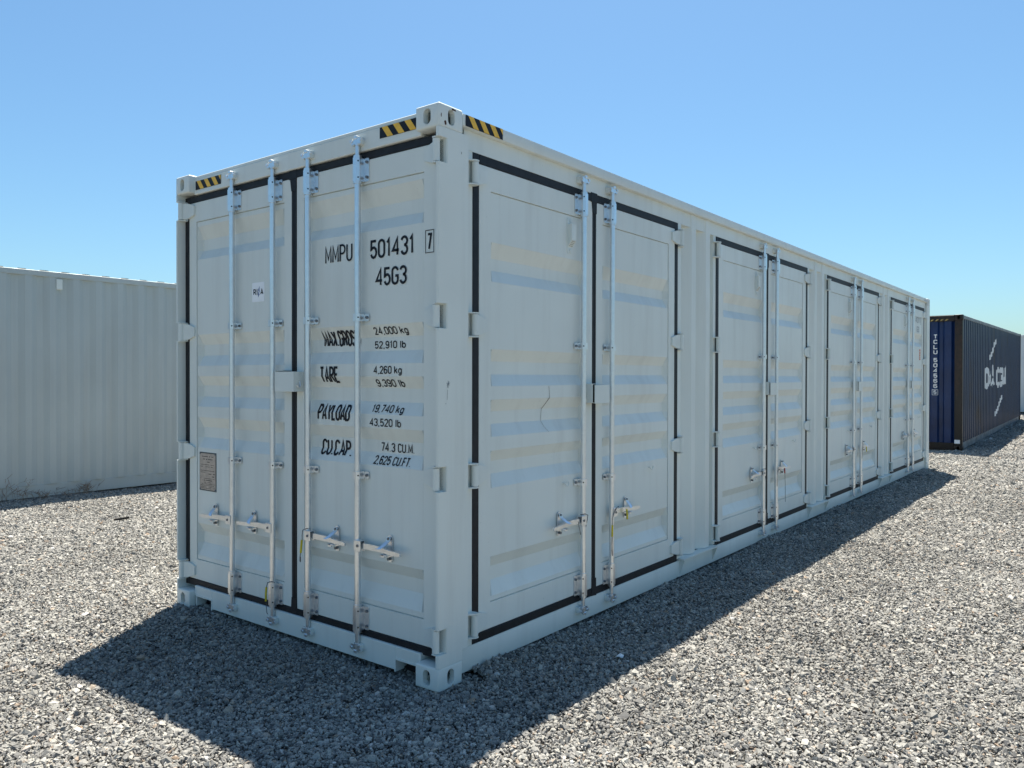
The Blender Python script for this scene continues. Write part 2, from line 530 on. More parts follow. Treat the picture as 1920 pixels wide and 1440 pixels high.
def make_gravel():
    fwd = np.array([-0.615, 0.788])
    c = np.array([CAM.x, CAM.y]) - fwd * 1.2
    bands = [(0.0, 4.8, 12500, 1.0), (4.8, 8.0, 10500, 1.04), (8.0, 13.0, 6600, 1.26), (13.0, 21.0, 3100, 1.75), (21.0, 40.0, 1100, 2.7)]
    P, S = [], []
    for r0, r1, dens, size in bands:
        half = R(47 if r1 < 9 else 41)
        area = half * (r1 * r1 - r0 * r0)
        n = int(area * dens)
        rr = np.sqrt(rng.uniform(r0 * r0, r1 * r1, n))
        a = rng.uniform(-half, half, n) + math.atan2(fwd[1], fwd[0])
        x = CAM.x + rr * np.cos(a)
        y = CAM.y + rr * np.sin(a)
        keep = ~((x > -2.3) & (x < -0.22) & (y > 0.22) & (y < 12.0))                # under the near container
        keep &= ~((x > -10.6) & (x < -8.45) & (y > -7) & (y < 5.1))                 # under the left one
        keep &= ~((x > -2.4) & (x < -0.3) & (y > 16.4) & (y < 28.3))
        if r0 >= 8:   # the strip of yard straight behind the near container shows from nowhere near here
            keep &= ~((x > -2.4 - (y + 2.8) * 0.9) & (x < -1.2) & (y > 6.5)) & ~((x < -2.6) & (y > 6.5))
            keep &= (x > -9) & (x < 7)
        x, y = x[keep], y[keep]
        P.append(np.stack([x, y], -1))
        S.append(np.full(len(x), size))
    P = np.concatenate(P)
    S = np.concatenate(S)
    n = len(P)
    base = np.clip(rng.lognormal(math.log(0.0064), 0.40, n), 0.0033, 0.023) * S
    z = terrain(P[:, 0], P[:, 1]) + rng.uniform(-0.010, 0.006, n) - np.maximum(S - 1.2, 0) * 0.006
    me = bpy.data.meshes.new("gravel")
    me.vertices.add(n)
    me.vertices.foreach_set('co', np.stack([P[:, 0], P[:, 1], z], -1).astype(np.float32).ravel())
    rot = np.stack([rng.normal(0, 0.55, n), rng.normal(0, 0.55, n), rng.uniform(0, 6.283, n)], -1).astype(np.float32)
    scl = np.stack([base, base * rng.uniform(0.75, 1.1, n), base * rng.uniform(0.8, 1.25, n)], -1).astype(np.float32)
    a = me.attributes.new('rot', 'FLOAT_VECTOR', 'POINT')
    a.data.foreach_set('vector', rot.ravel())
    a = me.attributes.new('scl', 'FLOAT_VECTOR', 'POINT')
    a.data.foreach_set('vector', scl.ravel())
    NV = 16
    a = me.attributes.new('idx', 'INT', 'POINT')
    a.data.foreach_set('value', rng.integers(0, NV, n).astype(np.int32))
    sm = stone_material()
    me.materials.append(sm)
    o = link("gravel", me)
    tag(o, "loose angular grey crushed stone covering the yard", "gravel", kind='stuff')
    ng = bpy.data.node_groups.new("gravel_scatter", 'GeometryNodeTree')
    ng.interface.new_socket("Geometry", in_out='INPUT', socket_type='NodeSocketGeometry')
    ng.interface.new_socket("Geometry", in_out='OUTPUT', socket_type='NodeSocketGeometry')
    N, Lk = ng.nodes, ng.links
    gi, go = N.new("NodeGroupInput"), N.new("NodeGroupOutput")
    g2i = N.new("GeometryNodeGeometryToInstance")
    for k in reversed(range(NV)):
        ico = N.new("GeometryNodeMeshIcoSphere")
        ico.inputs['Radius'].default_value = 1
        ico.inputs['Subdivisions'].default_value = 1
        rv = N.new("FunctionNodeRandomValue")
        rv.data_type = 'FLOAT_VECTOR'
        rv.inputs[0].default_value = (-0.40, -0.40, -0.40)
        rv.inputs[1].default_value = (0.40, 0.40, 0.40)
        rv.inputs['Seed'].default_value = k * 13 + 5
        sp = N.new("GeometryNodeSetPosition")
        Lk.new(ico.outputs['Mesh'], sp.inputs['Geometry'])
        Lk.new(rv.outputs[0], sp.inputs['Offset'])
        hull = N.new("GeometryNodeConvexHull")
        Lk.new(sp.outputs[0], hull.inputs[0])
        tr = N.new("GeometryNodeTransform")
        tr.inputs['Scale'].default_value = (1.05 + 0.25 * random.random(), 0.80 + 0.22 * random.random(), 0.62 + 0.28 * random.random())
        Lk.new(hull.outputs[0], tr.inputs[0])
        st = N.new("GeometryNodeSetMaterial")
        st.inputs['Material'].default_value = sm
        Lk.new(tr.outputs[0], st.inputs[0])
        Lk.new(st.outputs[0], g2i.inputs[0])
    iop = N.new("GeometryNodeInstanceOnPoints")
    iop.inputs['Pick Instance'].default_value = True
    def attr(name, typ):
        x = N.new("GeometryNodeInputNamedAttribute")
        x.data_type = typ
        x.inputs['Name'].default_value = name
        return [s for s in x.outputs if s.enabled and s.name == 'Attribute'][0]
    e2r = N.new("FunctionNodeEulerToRotation")
    Lk.new(attr('rot', 'FLOAT_VECTOR'), e2r.inputs[0])
    Lk.new(gi.outputs[0], iop.inputs['Points'])
    Lk.new(g2i.outputs[0], iop.inputs['Instance'])
    Lk.new(attr('idx', 'INT'), iop.inputs['Instance Index'])
    Lk.new(e2r.outputs[0], iop.inputs['Rotation'])
    Lk.new(attr('scl', 'FLOAT_VECTOR'), iop.inputs['Scale'])
    Lk.new(iop.outputs[0], go.inputs[0])
    md = o.modifiers.new("scatter", 'NODES')
    md.node_group = ng
    print("stones", n)
make_gravel()

# ------------------------------------------------------------------ corner casting (shared)
def casting_mesh(name, mat):
    def tmp(mb):
        o = bpy.data.objects.new("tmp", mb.mesh("tmp"))
        COL.objects.link(o)
        return o
    m = MB().use(mat)
    m.box((-0.081, -0.089, -0.059), (0.081, 0.089, 0.059), 0.010, 3)
    body = tmp(m)
    cut = []
    c = MB().use(mat)
    c.box((-0.052, -0.058, -0.034), (0.052, 0.058, 0.040))
    cut.append(tmp(c))
    ob = rrect(0.050, 0.078, 0.0248, 6)
    c = MB().use(mat)
    c.prism(ob, 'x', -0.12, 0.12)
    cut.append(tmp(c))
    c = MB().use(mat)
    c.prism(ob, 'y', -0.12, 0.12)
    cut.append(tmp(c))
    for k in cut:
        md = body.modifiers.new("b", 'BOOLEAN')
        md.object = k
        md.operation = 'DIFFERENCE'
        md.solver = 'EXACT'
    dg = bpy.context.evaluated_depsgraph_get()
    me = bpy.data.meshes.new_from_object(body.evaluated_get(dg))
    me.name = name
    me.materials.clear()
    me.materials.append(mat)
    me.polygons.foreach_set('use_smooth', [True] * len(me.polygons))
    me.polygons.foreach_set('material_index', [0] * len(me.polygons))
    me.set_sharp_from_angle(angle=R(40))
    for k in cut + [body]:
        bpy.data.objects.remove(k)
    return me

def corrugated(name, length, z0, z1, mat, pitch=0.278, depth=0.036, flat=0.075, slope=0.066, start=0.0):
    """wall sheet in (u, v, w): outer face at w = 0"""
    us, ws = [0.0], [0.0]
    x = start
    while x < length - pitch * 0.6:
        for dx, w in ((flat, 0.0), (flat + slope, -depth), (pitch - slope, -depth), (pitch, 0.0)):
            if x + dx < length - 0.01:
                us.append(x + dx)
                ws.append(w)
        x += pitch
    us.append(length)
    ws.append(0.0)
    vs_ = [z0, z1]
    m = MB().use(mat)
    V = [[m.bm.verts.new((u, v, w)) for u, w in zip(us, ws)] for v in vs_]
    for i in range(len(us) - 1):
        m._faces([m.bm.faces.new((V[0][i], V[0][i + 1], V[1][i + 1], V[1][i]))])
    U, Wd = np.array(us), np.array(ws)
    return m.mesh(name, recalc=False, smooth=20), (lambda u, v: float(np.interp(u, U, Wd))), us

L40, W8, H96 = 12.192, 2.438, 2.896

# ------------------------------------------------------------------ the near container
root = bpy.data.objects.new("shipping_container", None)
COL.objects.link(root)
root.location = (-W8 / 2, L40 / 2, 0)
WM[root.name] = Matrix.Translation(root.location)
tag(root, "new light grey container with four pairs of side doors, filling the middle", "container")

CAST = casting_mesh("corner_casting", GREY)
for x in (-0.081, -W8 + 0.081):
    for y in (0.089, L40 - 0.089):
        for z in (0.059, H96 - 0.059):
            link("corner_casting", CAST, root, Matrix.Translation((x, y, z)))

FR = FRAME((-W8 / 2, 0.058, 0), (1, 0, 0), (0, -1, 0))        # door end: u = 0 at the middle seam, w = 0 on the leaf face
HZ_F = (2.668, 1.853, 1.048, 0.245)                           # hinge heights, door end
HZ_S = (2.606, 1.822, 1.042, 0.266)                           # hinge heights, side doors

def end_post(u_sign, y_end, outer_side):
    """corner post at the door end (near) or plain post; prism segments with hinge notches"""
    xo = 0.0 if u_sign > 0 else -W8
    s = -1 if u_sign > 0 else 1                               # towards the middle
    m = MB().use(GREY)
    def seg(z0, z1, notch, wide):
        y1 = 0.222 if wide else 0.178
        f = 0.0615 if notch else 0.0
        pts = [(xo, f + (0.008 if not notch else 0)), (xo + s * 0.002, f + (0.002 if not notch else 0)), (xo + s * 0.008, f), (xo + s * 0.020, f), (xo + s * 0.020, 0.100),
               (xo + s * 0.095, 0.100), (xo + s * 0.095, y1 - 0.02), (xo + s * 0.06, y1), (xo + s * 0.003, y1), (xo, y1 - 0.003)]
        m.prism(pts, 'z', z0, z1)
    zs = [0.118]
    for h in sorted(HZ_F):
        zs += [h - 0.062, h + 0.062]
    zs.append(2.778)
    seg(zs[0], 0.172, False, False)
    for k in range(len(zs) - 1):
        z0 = 0.172 if k == 0 else zs[k]
        if zs[k + 1] > z0:
            seg(z0, zs[k + 1], k % 2 == 1, True)
    for h in HZ_F:
        xs = sorted((xo + s * 0.002, xo + s * 0.055))
        m.box((xs[0], 0.0565, h - 0.0618), (xs[1], 0.0612, h + 0.0618))
    return m.mesh("corner_post")
link("corner_post", end_post(1, 0, 1), root)
link("corner_post", end_post(-1, 0, 1), root)
for xa, xb in ((-0.13, 0), (-W8, -W8 + 0.13)):
    link("corner_post", MB().use(GREY).box((xa, L40 - 0.222, 0.118), (xb, L40 - 0.004, 2.778), 0.004).mesh("corner_post"), root)

# header and sill of the door end, set back behind the castings
link("door_header", MB().use(GREY).box((-W8 + 0.162, 0.040, 2.766), (-0.162, 0.13, 2.868), 0.004)
     .box((-W8 + 0.162, 0.046, 2.8685), (-0.162, 0.16, 2.889), 0.003).mesh("door_header"), root)
sill = MB().use(GREY)
sill.box((-2.070, 0.040, 0.026), (-0.345, 0.13, 0.150), 0.003)
for a, b_ in ((-W8 + 0.162, -2.0702), (-0.3448, -0.162)):
    sill.box((a, 0.040, 0.082), (b_, 0.13, 0.150), 0.003)
for a in (-2.2535, -2.0730, -0.3480):
    sill.box((a, 0.036, 0.020), (a + 0.009, 0.10, 0.0815))
sill.box((-2.2535, 0.036, 0.0820), (-2.064, 0.0398, 0.090))
sill.box((-0.348, 0.036, 0.0820), (-0.164, 0.0398, 0.090))
sill.use(DARK).box((-2.24, 0.11, 0.01), (-2.08, 0.125, 0.085)).box((-0.335, 0.11, 0.01), (-0.17, 0.125, 0.085))  # dark sheets behind the openings stand in for shade in the pockets
link("door_sill", sill.mesh("door_sill"), root)

# long rails
for sgn, xo in ((1, 0.0), (-1, -W8)):
    d = -1 if sgn > 0 else 1
    xs = sorted((xo + d * 0.002, xo + d * 0.075))
    link("top_rail", MB().use(GREY).box((xs[0], 0.178, 2.822), (xs[1], L40 - 0.178, 2.884), 0.004, 2).mesh("top_rail"), root)
    xs = sorted((xo + d * 0.034, xo + d * 0.09))
    link("bottom_rail", MB().use(GREY).box((xs[0], 0.178, 0.028), (xs[1], L40 - 0.178, 0.1555), 0.004, 2).mesh("bottom_rail"), root)
# roof sheet
rm, _, _ = corrugated("roof", L40 - 0.2, -W8 + 0.03, -0.03, GREY, 0.209, 0.02, 0.06, 0.04)
link("roof", rm, root, Matrix(((0, 1, 0, 0), (1, 0, 0, 0.1), (0, 0, 1, 2.886), (0, 0, 0, 1))))
link("floor", MB().use(DARK).box((-W8 + 0.09, 0.14, 0.13), (-0.091, L40 - 0.1, 0.1555)).mesh("floor"), root)
wm, _, _ = corrugated("side_wall", L40 - 0.44, 0.15, 2.83, GREY)
link("side_wall", wm, root, FRAME((-W8 + 0.01, L40 - 0.22, 0), (0, -1, 0), (-1, 0, 0)))
wm, _, _ = corrugated("end_wall", W8 - 0.2, 0.05, 2.88, GREY, 0.25)
link("end_wall", wm, root, FRAME((-0.1, L40 - 0.02, 0), (-1, 0, 0), (0, 1, 0)))

# ---- hazard stripes
def hazard(F, w_, h_, n, yellow_first, parent, mats=(INK, YEL)):
    d = link("hazard_decal", MB().use(mats[0]).box((0, 0, 0), (w_, h_, 0.0012)).mesh("hazard_decal", smooth=0), parent, F)
    pw = w_ / n
    for k in range(n + 1):
        if (k % 2 == 0) != yellow_first:
            continue
        # parallelogram leaning to the right towards the bottom, clipped to the decal
        a = k * pw - 0.45 * h_
        b_ = a + pw
        poly = [(a, h_), (b_, h_), (b_ + 0.75 * h_, 0), (a + 0.75 * h_, 0)]
        def clip(pts, c, keep_less):
            out = []
            for i, p in enumerate(pts):
                q = pts[(i + 1) % len(pts)]
                ip = p[0] <= c if keep_less else p[0] >= c
                iq = q[0] <= c if keep_less else q[0] >= c
                if ip:
                    out.append(p)
                if ip != iq:
                    t = (c - p[0]) / (q[0] - p[0])
                    out.append((c, p[1] + t * (q[1] - p[1])))
            return out
        poly = clip(clip(poly, w_ - 0.0005, True), 0.0005, False)
        if len(poly) < 3:
            continue
        me = MB().use(mats[1])
        me._faces([me.bm.faces.new([me.bm.verts.new((p[0], min(max(p[1], 0.0005), h_ - 0.0005), 0.0024)) for p in reversed(poly)])])
        me2 = me.mesh("stripe", recalc=False, smooth=0)
        for pg in me2.polygons:
            if pg.normal.z < 0:
                me2.flip_normals()
                break
        link("stripe", me2, d, F)
FH = FRAME((0, 0.0385, 0), (1, 0, 0), (0, -1, 0))
hazard(at(FH, -0.462, 2.806), 0.296, 0.058, 7, False, root)
hazard(at(FH, -2.255, 2.794), 0.300, 0.058, 7, False, root)
FS0 = FRAME((0.0, 0, 0), (0, 1, 0), (1, 0, 0))
hazard(at(FS0, 0.196, 2.8245), 0.300, 0.057, 7, False, root)
hazard(at(FS0, L40 - 0.44, 2.8245), 0.250, 0.055, 7, False, root, (PALE_BLUE, WHITE_P))

# ---- shared door hardware meshes (u, v, w with the rod axis / knuckle at the origin)
ROD_W = 0.031            # rod centre in front of the leaf
def rod_mesh(z0, z1, cam0, cam1):
    m = MB().use(GALV)
    m.cyl((0, z0, 0), (0, z1, 0), 0.0165, seg=16)
    for z, e in ((z0, cam0), (z1, cam1)):
        m.cyl((0, z, 0), (0, e, 0), 0.0125, seg=12)
    return m.mesh("locking_rod")
def bracket_mesh(h, two):
    m = MB().use(GALV)
    prof = [(-0.0245, -0.0265), (-0.0245, 0.008), (-0.0125, 0.0225), (0.0125, 0.0225), (0.0245, 0.008), (0.0245, -0.0265)]
    m.prism([(a, b_) for a, b_ in prof], 'y', -h / 2, h / 2) if False else None
    a = [m.bm.verts.new((p[0], -h / 2, p[1])) for p in prof]
    b_ = [m.bm.verts.new((p[0], h / 2, p[1])) for p in prof]
    fs = [m.bm.faces.new(a), m.bm.faces.new(list(reversed(b_)))]
    for i in range(len(prof)):
        j = (i + 1) % len(prof)
        fs.append(m.bm.faces.new((a[j], a[i], b_[i], b_[j])))
    m._faces(fs)
    for s in (-1, 1):
        pts = [(p[0] + s * 0.042, p[1]) for p in rrect(0.036, h, 0.009, 3)]
        m.use(GALV).prism(pts, 'z', -0.0305, -0.0262)
        for v in ((-h * 0.32, h * 0.32) if two else (0,)):
            m.use(BOLT).cyl((s * 0.047, v, -0.0262), (s * 0.047, v, -0.016), 0.0085, 0.0070, 8)
        for v in ((-h * 0.35, h * 0.35) if two else (0,)):
            m.use(DARK).cyl((s * 0.0195, v, 0.0135), (s * 0.0203, v, 0.0146), 0.0045, seg=8)  # holes are not cut; black discs paint their shade
    if two:
        m.use(GALV)
        for v0, v1 in ((h / 2, h / 2 + 0.012), (-h / 2 - 0.012, -h / 2)):
            m.cyl((0, v0, 0), (0, v1, 0), 0.0225, seg=16)
    return m.mesh("rod_bracket")
BR_BIG, BR_SMALL = bracket_mesh(0.126, True), bracket_mesh(0.040, False)

def cam_mesh():
    m = MB().use(GALV)
    m.cyl((0, -0.020, 0), (0, 0.022, 0), 0.0170, seg=12)
    for s in (-1, 1):
        m.prism([(s * 0.008, -0.012), (s * 0.034, -0.016), (s * 0.041, -0.004), (s * 0.041, 0.013), (s * 0.031, 0.015), (s * 0.029, 0.003), (s * 0.008, 0.012)], 'z', -0.010, 0.014)
        m.cyl((s * 0.036, 0.004, -0.026), (s * 0.036, 0.004, 0.019), 0.0075, seg=8)
    m.box((-0.012, 0.012, -0.004), (0.012, 0.030, 0.020), 0.003)
    return m.mesh("cam")
CAMM = cam_mesh()
def keeper_mesh():
    m = MB().use(HDW)
    m.prism(rrect(0.056, 0.030, 0.010, 4), 'z', -0.013, -0.009)
    for s in (-1, 1):
        m.prism([(s * 0.018, -0.022), (s * 0.038, -0.018), (s * 0.043, 0.0), (s * 0.038, 0.020), (s * 0.029, 0.020), (s * 0.031, 0.004), (s * 0.018, -0.010)], 'z', -0.0128, 0.012)
    m.use(DARK).cyl((0, -0.004, -0.009), (0, -0.004, -0.0082), 0.010, seg=10)  # flat black disc paints the shaded gap behind the cam
    return m.mesh("cam_keeper")
KEEP = keeper_mesh()

def handle_mesh(s):
    """lock handle leaving the rod towards s"""
    m = MB().use(GALV)
    m.box((min(s * -0.008, s * 0.045), -0.029, -0.012), (max(s * -0.008, s * 0.045), 0.029, -0.008), 0.001)
    m.box((min(s * -0.008, s * 0.045), -0.029, 0.0175), (max(s * -0.008, s * 0.045), 0.029, 0.0215), 0.0015)
    m.box((min(s * -0.008, s * 0.045), 0.0255, -0.012), (max(s * -0.008, s * 0.045), 0.0295, 0.0215), 0.001)
    m.use(BOLT).cyl((s * 0.022, 0, 0.020), (s * 0.022, 0, 0.0255), 0.0075, seg=8)
    m.use(GALV)
    # bar, dropping and narrowing to a flat grip
    path = [(0.030, 0.001, 0.004, 0.015), (0.150, 0.001, 0.004, 0.015), (0.190, -0.001, 0.005, 0.013), (0.235, -0.003, 0.012, 0.011), (0.262, -0.004, 0.016, 0.012), (0.338, -0.006, 0.018, 0.010), (0.346, -0.006, 0.018, 0.007)]
    prev = None
    for u, v, w, hh in path:
        ring = [m.bm.verts.new((s * u, v + a * hh, w + b_ * 0.0045)) for a, b_ in ((-1, -1), (1, -1), (1, 1), (-1, 1))]
        if prev:
            for k in range(4):
                j = (k + 1) % 4
                m._faces([m.bm.faces.new((prev[k], prev[j], ring[j], ring[k]))])
        else:
            m._faces([m.bm.faces.new(ring)])
        prev = ring
    m._faces([m.bm.faces.new(prev)])
    return m.mesh("lock_handle")
def catch_mesh(s):
    """handle retainer bolted to the leaf"""
    m = MB().use(GALV)
    m.prism([(p[0] + s * 0.225, p[1] + 0.004) for p in rrect(0.034, 0.142, 0.0165, 5)], 'z', -0.0305, -0.026)
    m.use(BOLT)
    for v in (0.058, -0.048):
        m.cyl((s * 0.225, v, -0.026), (s * 0.225, v, -0.010), 0.0088, 0.0078, 8)
    m.use(GALV)
    def strip(pts, wd):
        prev = None
        for u, v, w in pts:
            ring = [m.bm.verts.new((s * (u + a * wd), v, w + b_ * 0.002)) for a, b_ in ((-1, -1), (1, -1), (1, 1), (-1, 1))]
            if prev:
                for k in range(4):
                    j = (k + 1) % 4
                    m._faces([m.bm.faces.new((prev[k], prev[j], ring[j], ring[k]))])
            else:
                m._faces([m.bm.faces.new(ring)])
            prev = ring
        m._faces([m.bm.faces.new(prev)])
    strip([(0.225, 0.066, -0.018), (0.224, 0.046, -0.012), (0.216, 0.024, 0.016), (0.205, 0.012, 0.030), (0.190, 0.008, 0.034)], 0.014)
    m.box((min(s * 0.200, s * 0.245), -0.028, -0.028), (max(s * 0.200, s * 0.245), -0.020, 0.020), 0.002)
    m.box((min(s * 0.200, s * 0.225), -0.038, 0.010), (max(s * 0.200, s * 0.225), -0.020, 0.020), 0.002)
    return m.mesh("handle_catch")
HANDLE = {s: handle_mesh(s) for s in (-1, 1)}
CATCH = {s: catch_mesh(s) for s in (-1, 1)}

def hinge_mesh(s, reach, lug_w, pin_w, lug_reach):
    """hinge whose pin is at the origin; the blade runs towards -s over the leaf; lugs towards +s"""
    m = MB().use(HDW)
    m.cyl((0, -0.055, pin_w), (0, 0.055, pin_w), 0.0185, seg=14)
    # blade: tapered plate going down to the leaf face
    a0, a1, a2 = 0.004, reach * 0.45, reach
    pts = [(-s * a0, 0.054, pin_w + 0.004), (-s * a1, 0.050, 0.018), (-s * a2, 0.030, 0.013), (-s * a2, -0.030, 0.013), (-s * a1, -0.050, 0.018), (-s * a0, -0.054, pin_w + 0.004)]
    top = [m.bm.verts.new(p) for p in pts]
    bot = [m.bm.verts.new((p[0], p[1], max(-0.002, p[2] - 0.016))) for p in pts]
    fs = [m.bm.faces.new(top[0:2] + top[4:6]), m.bm.faces.new(top[1:5]), m.bm.faces.new(list(reversed(bot[0:2] + bot[4:6]))), m.bm.faces.new(list(reversed(bot[1:5])))]
    for i in range(6):
        j = (i + 1) % 6
        fs.append(m.bm.faces.new((top[j], top[i], bot[i], bot[j])))
    m._faces(fs)
    # raised chevron on the blade
    for v in (1, -1):
        p = [(-s * (a1 * 0.75), 0.0, 0.0), (-s * (a1 * 1.25), v * 0.024, 0.0)]
        zz = 0.0175
        m.bm.faces.new([m.bm.verts.new(q) for q in ((p[0][0], -0.003, zz + 0.004), (p[0][0], 0.003, zz + 0.004), (p[1][0], p[1][1] + 0.003, zz), (p[1][0], p[1][1] - 0.003, zz))])
    # lugs above and below the knuckle
    for v in (0.0575, -0.0645):
        m.prism([(-s * 0.019, pin_w - 0.006), (-s * 0.010, pin_w + 0.019), (s * 0.010, pin_w + 0.019), (s * lug_reach, lug_w + 0.003), (s * lug_reach, lug_w - 0.012), (-s * 0.012, lug_w - 0.012)], 'y', v, v + 0.007)
    return m.mesh("hinge")

# ---- door leaves
def leaf_mesh(s, u_in, u_out, p_in, p_out, v0, v1, seam_t, seam_b, grooves, depth=0.037, step=0.005, slant=0.014, thick=0.05):
    """pressed steel door leaf; s = side of the middle seam"""
    e = 0.0015
    us = [u_in, u_in + 0.003, p_in - 0.0055, p_in - 0.0045, p_in - 0.0008, p_in, p_in + slant, p_out - slant, p_out, p_out + 0.0008, p_out + 0.0045, p_out + 0.0055, u_out - 0.003, u_out]
    lev_u = [-0.003, 0, 0, 9, 9, 1, 2, 2, 1, 9, 9, 0, 0, -0.003]
    vv = [(v0, 0), (v0 + 0.003, 0), (seam_b - 0.0055, 0), (seam_b - 0.0045, 9), (seam_b - 0.0008, 9), (seam_b, 1)]
    for a, b_, c, d in reversed(grooves):
        vv += [(d, 1), (c, 2), (b_, 2), (a, 1)]
    vv += [(seam_t, 1), (seam_t + 0.0008, 9), (seam_t + 0.0045, 9), (seam_t + 0.0055, 0), (v1 - 0.003, 0), (v1, 0)]
    m = MB().use(GREY)
    def dep(i, j):
        lu, lv = lev_u[i], vv[j][1]
        if lu in (-0.003,) or j in (0, len(vv) - 1):
            return -0.003
        if lu == 0 or lv == 0:
            return 0.0
        if lu == 9 or lv == 9:
            return -0.013
        if lu == 2 and lv == 2:
            return -step - depth
        return -step
    V = [[m.bm.verts.new((s * us[i], vv[j][0], dep(i, j))) for i in range(len(us))] for j in range(len(vv))]
    for j in range(len(vv) - 1):
        for i in range(len(us) - 1):
            q = (V[j][i], V[j][i + 1], V[j + 1][i + 1], V[j + 1][i])
            m._faces([m.bm.faces.new(q)])
    # edge returns
    nu, nv = len(us), len(vv)
    rim = [V[0][i] for i in range(nu)] + [V[j][nu - 1] for j in range(1, nv)] + [V[nv - 1][i] for i in range(nu - 2, -1, -1)] + [V[j][0] for j in range(nv - 2, 0, -1)]
    back = [m.bm.verts.new((v.co.x, v.co.y, -thick)) for v in rim]
    for i in range(len(rim)):
        j = (i + 1) % len(rim)
        m._faces([m.bm.faces.new((rim[j], rim[i], back[i], back[j]))])
    # profile along v, for print on the panel
    pv = [seam_b]
    pw = [-step]
    for a, b_, c, d in reversed(grooves):
        pv += [d, c, b_, a]
        pw += [-step, -step - depth, -step - depth, -step]
    pv.append(seam_t)
    pw.append(-step)
    def surf(u, v):
        if abs(u) > p_out or abs(u) < p_in or v > seam_t or v < seam_b:
            return 0.0
        return float(np.interp(v, pv, pw))
    return m.mesh("door", smooth=12), surf, pv[1:-1]

def gasket_mesh(s, u_in, u_out, u_max, v0, v1, v_lo, v_hi, lead):
    m = MB().use(RUBBER)
    a, b_ = sorted((s * u_out, s * u_max))
    w0, w1 = -0.045, 0.0015
    m.box((a, v_lo, w0), (b_, v_hi, w1), 0.003)
    a2, b2 = sorted((s * 0.0005, s * (u_out - 0.0002)))
    m.box((a2, v1 + 0.0005, w0), (b2, v_hi - 0.0004, w1 + 0.001), 0.004)
    m.box((a2, v_lo + 0.0004, w0), (b2, v0 - 0.0005, w1 + 0.001), 0.004)
    a3, b3 = sorted((s * 0.0008, s * (u_in - 0.0005)))
    m.box((a3, v0 - 0.0003, w0), (b3, v1 + 0.0003, 0.0012), 0.003)
    if lead:    # flap over the seam at the top and bottom corners
        m.box((-0.046, v1 - 0.006, -0.0008), (0.030, v_hi + 0.006, 0.0045), 0.002)
        m.prism([(-0.034, v1 - 0.0062), (0.024, v1 - 0.0062), (0.022, v1 - 0.075), (-0.022, v1 - 0.075)], 'z', -0.0006, 0.004)
        m.prism([(-0.022, v0 + 0.060), (0.026, v0 + 0.060), (0.030, v_lo - 0.004), (-0.030, v_lo + 0.002)], 'z', -0.0006, 0.004)
    return m.mesh("gasket")

def door_pair(F, spec):
    out = {}
    for s in (-1, 1):
        me, surf, cuts = leaf_mesh(s, *spec['u'], *spec['v'], spec['seam'][0], spec['seam'][1], spec['grooves']) if not spec.get('m%d' % s) else spec['m%d' % s]
        spec['m%d' % s] = (me, surf, cuts)
        d = link("door", me, root, F)
        gk = 'g%d' % s
        if gk not in spec:
            spec[gk] = gasket_mesh(s, spec['u'][0], spec['u'][1], spec['umax'], *spec['v'], *spec['vgap'], s > 0)
        link("gasket", spec[gk], d, F)
        for u in spec['rods']:
            link("locking_rod", spec['rod'], d, at(F, s * u, 0, ROD_W))
            for v in spec['sleeves']:
                link("rod_bracket", BR_BIG, d, at(F, s * u, v, ROD_W))
            for v in spec['guides']:
                link("rod_bracket", BR_SMALL, d, at(F, s * u, v, ROD_W))
            link("cam", CAMM, d, at(F, s * u, spec['cams'][1], ROD_W))
            link("cam", CAMM, d, at(F, s * u, spec['cams'][0], ROD_W, math.pi))
            link("cam_keeper", KEEP, root, at(F, s * u, spec['cams'][1], spec['kw'] + 0.0131))
            link("cam_keeper", KEEP, root, at(F, s * u, spec['cams'][0], spec['kw'] + 0.0131, math.pi))
            link("lock_handle", HANDLE[s], d, at(F, s * u, spec['hz'], ROD_W))
            link("handle_catch", CATCH[s], d, at(F, s * u, spec['hz'], ROD_W))
        for v in spec['hinges']:
            link("hinge", spec['hinge'][s], d, at(F, s * spec['hu'], v))
        out[s] = (d, surf, cuts)
    return out

spec_f = dict(u=(0.024, 1.150, 0.100, 1.056), v=(0.187, 2.720), umax=1.199, vgap=(0.140, 2.764), seam=(2.585, 0.327),
              grooves=[(2.556, 2.470, 2.397, 2.335), (1.832, 1.765, 1.692, 1.624), (1.555, 1.492, 1.419, 1.352), (1.280, 1.212, 1.145, 1.077), (0.570, 0.508, 0.436, 0.354)],
              rods=(0.168, 0.595), sleeves=(2.666, 0.247), guides=(1.872, 1.022), cams=(0.092, 2.816), hz=0.645, hinges=HZ_F, hu=1.184, kw=0.018)
spec_f['rod'] = rod_mesh(0.17, 2.745, 0.092, 2.816)
spec_f['hinge'] = {s: hinge_mesh(s, 0.112, 0.0, 0.040, 0.017) for s in (-1, 1)}
DF = door_pair(FR, spec_f)

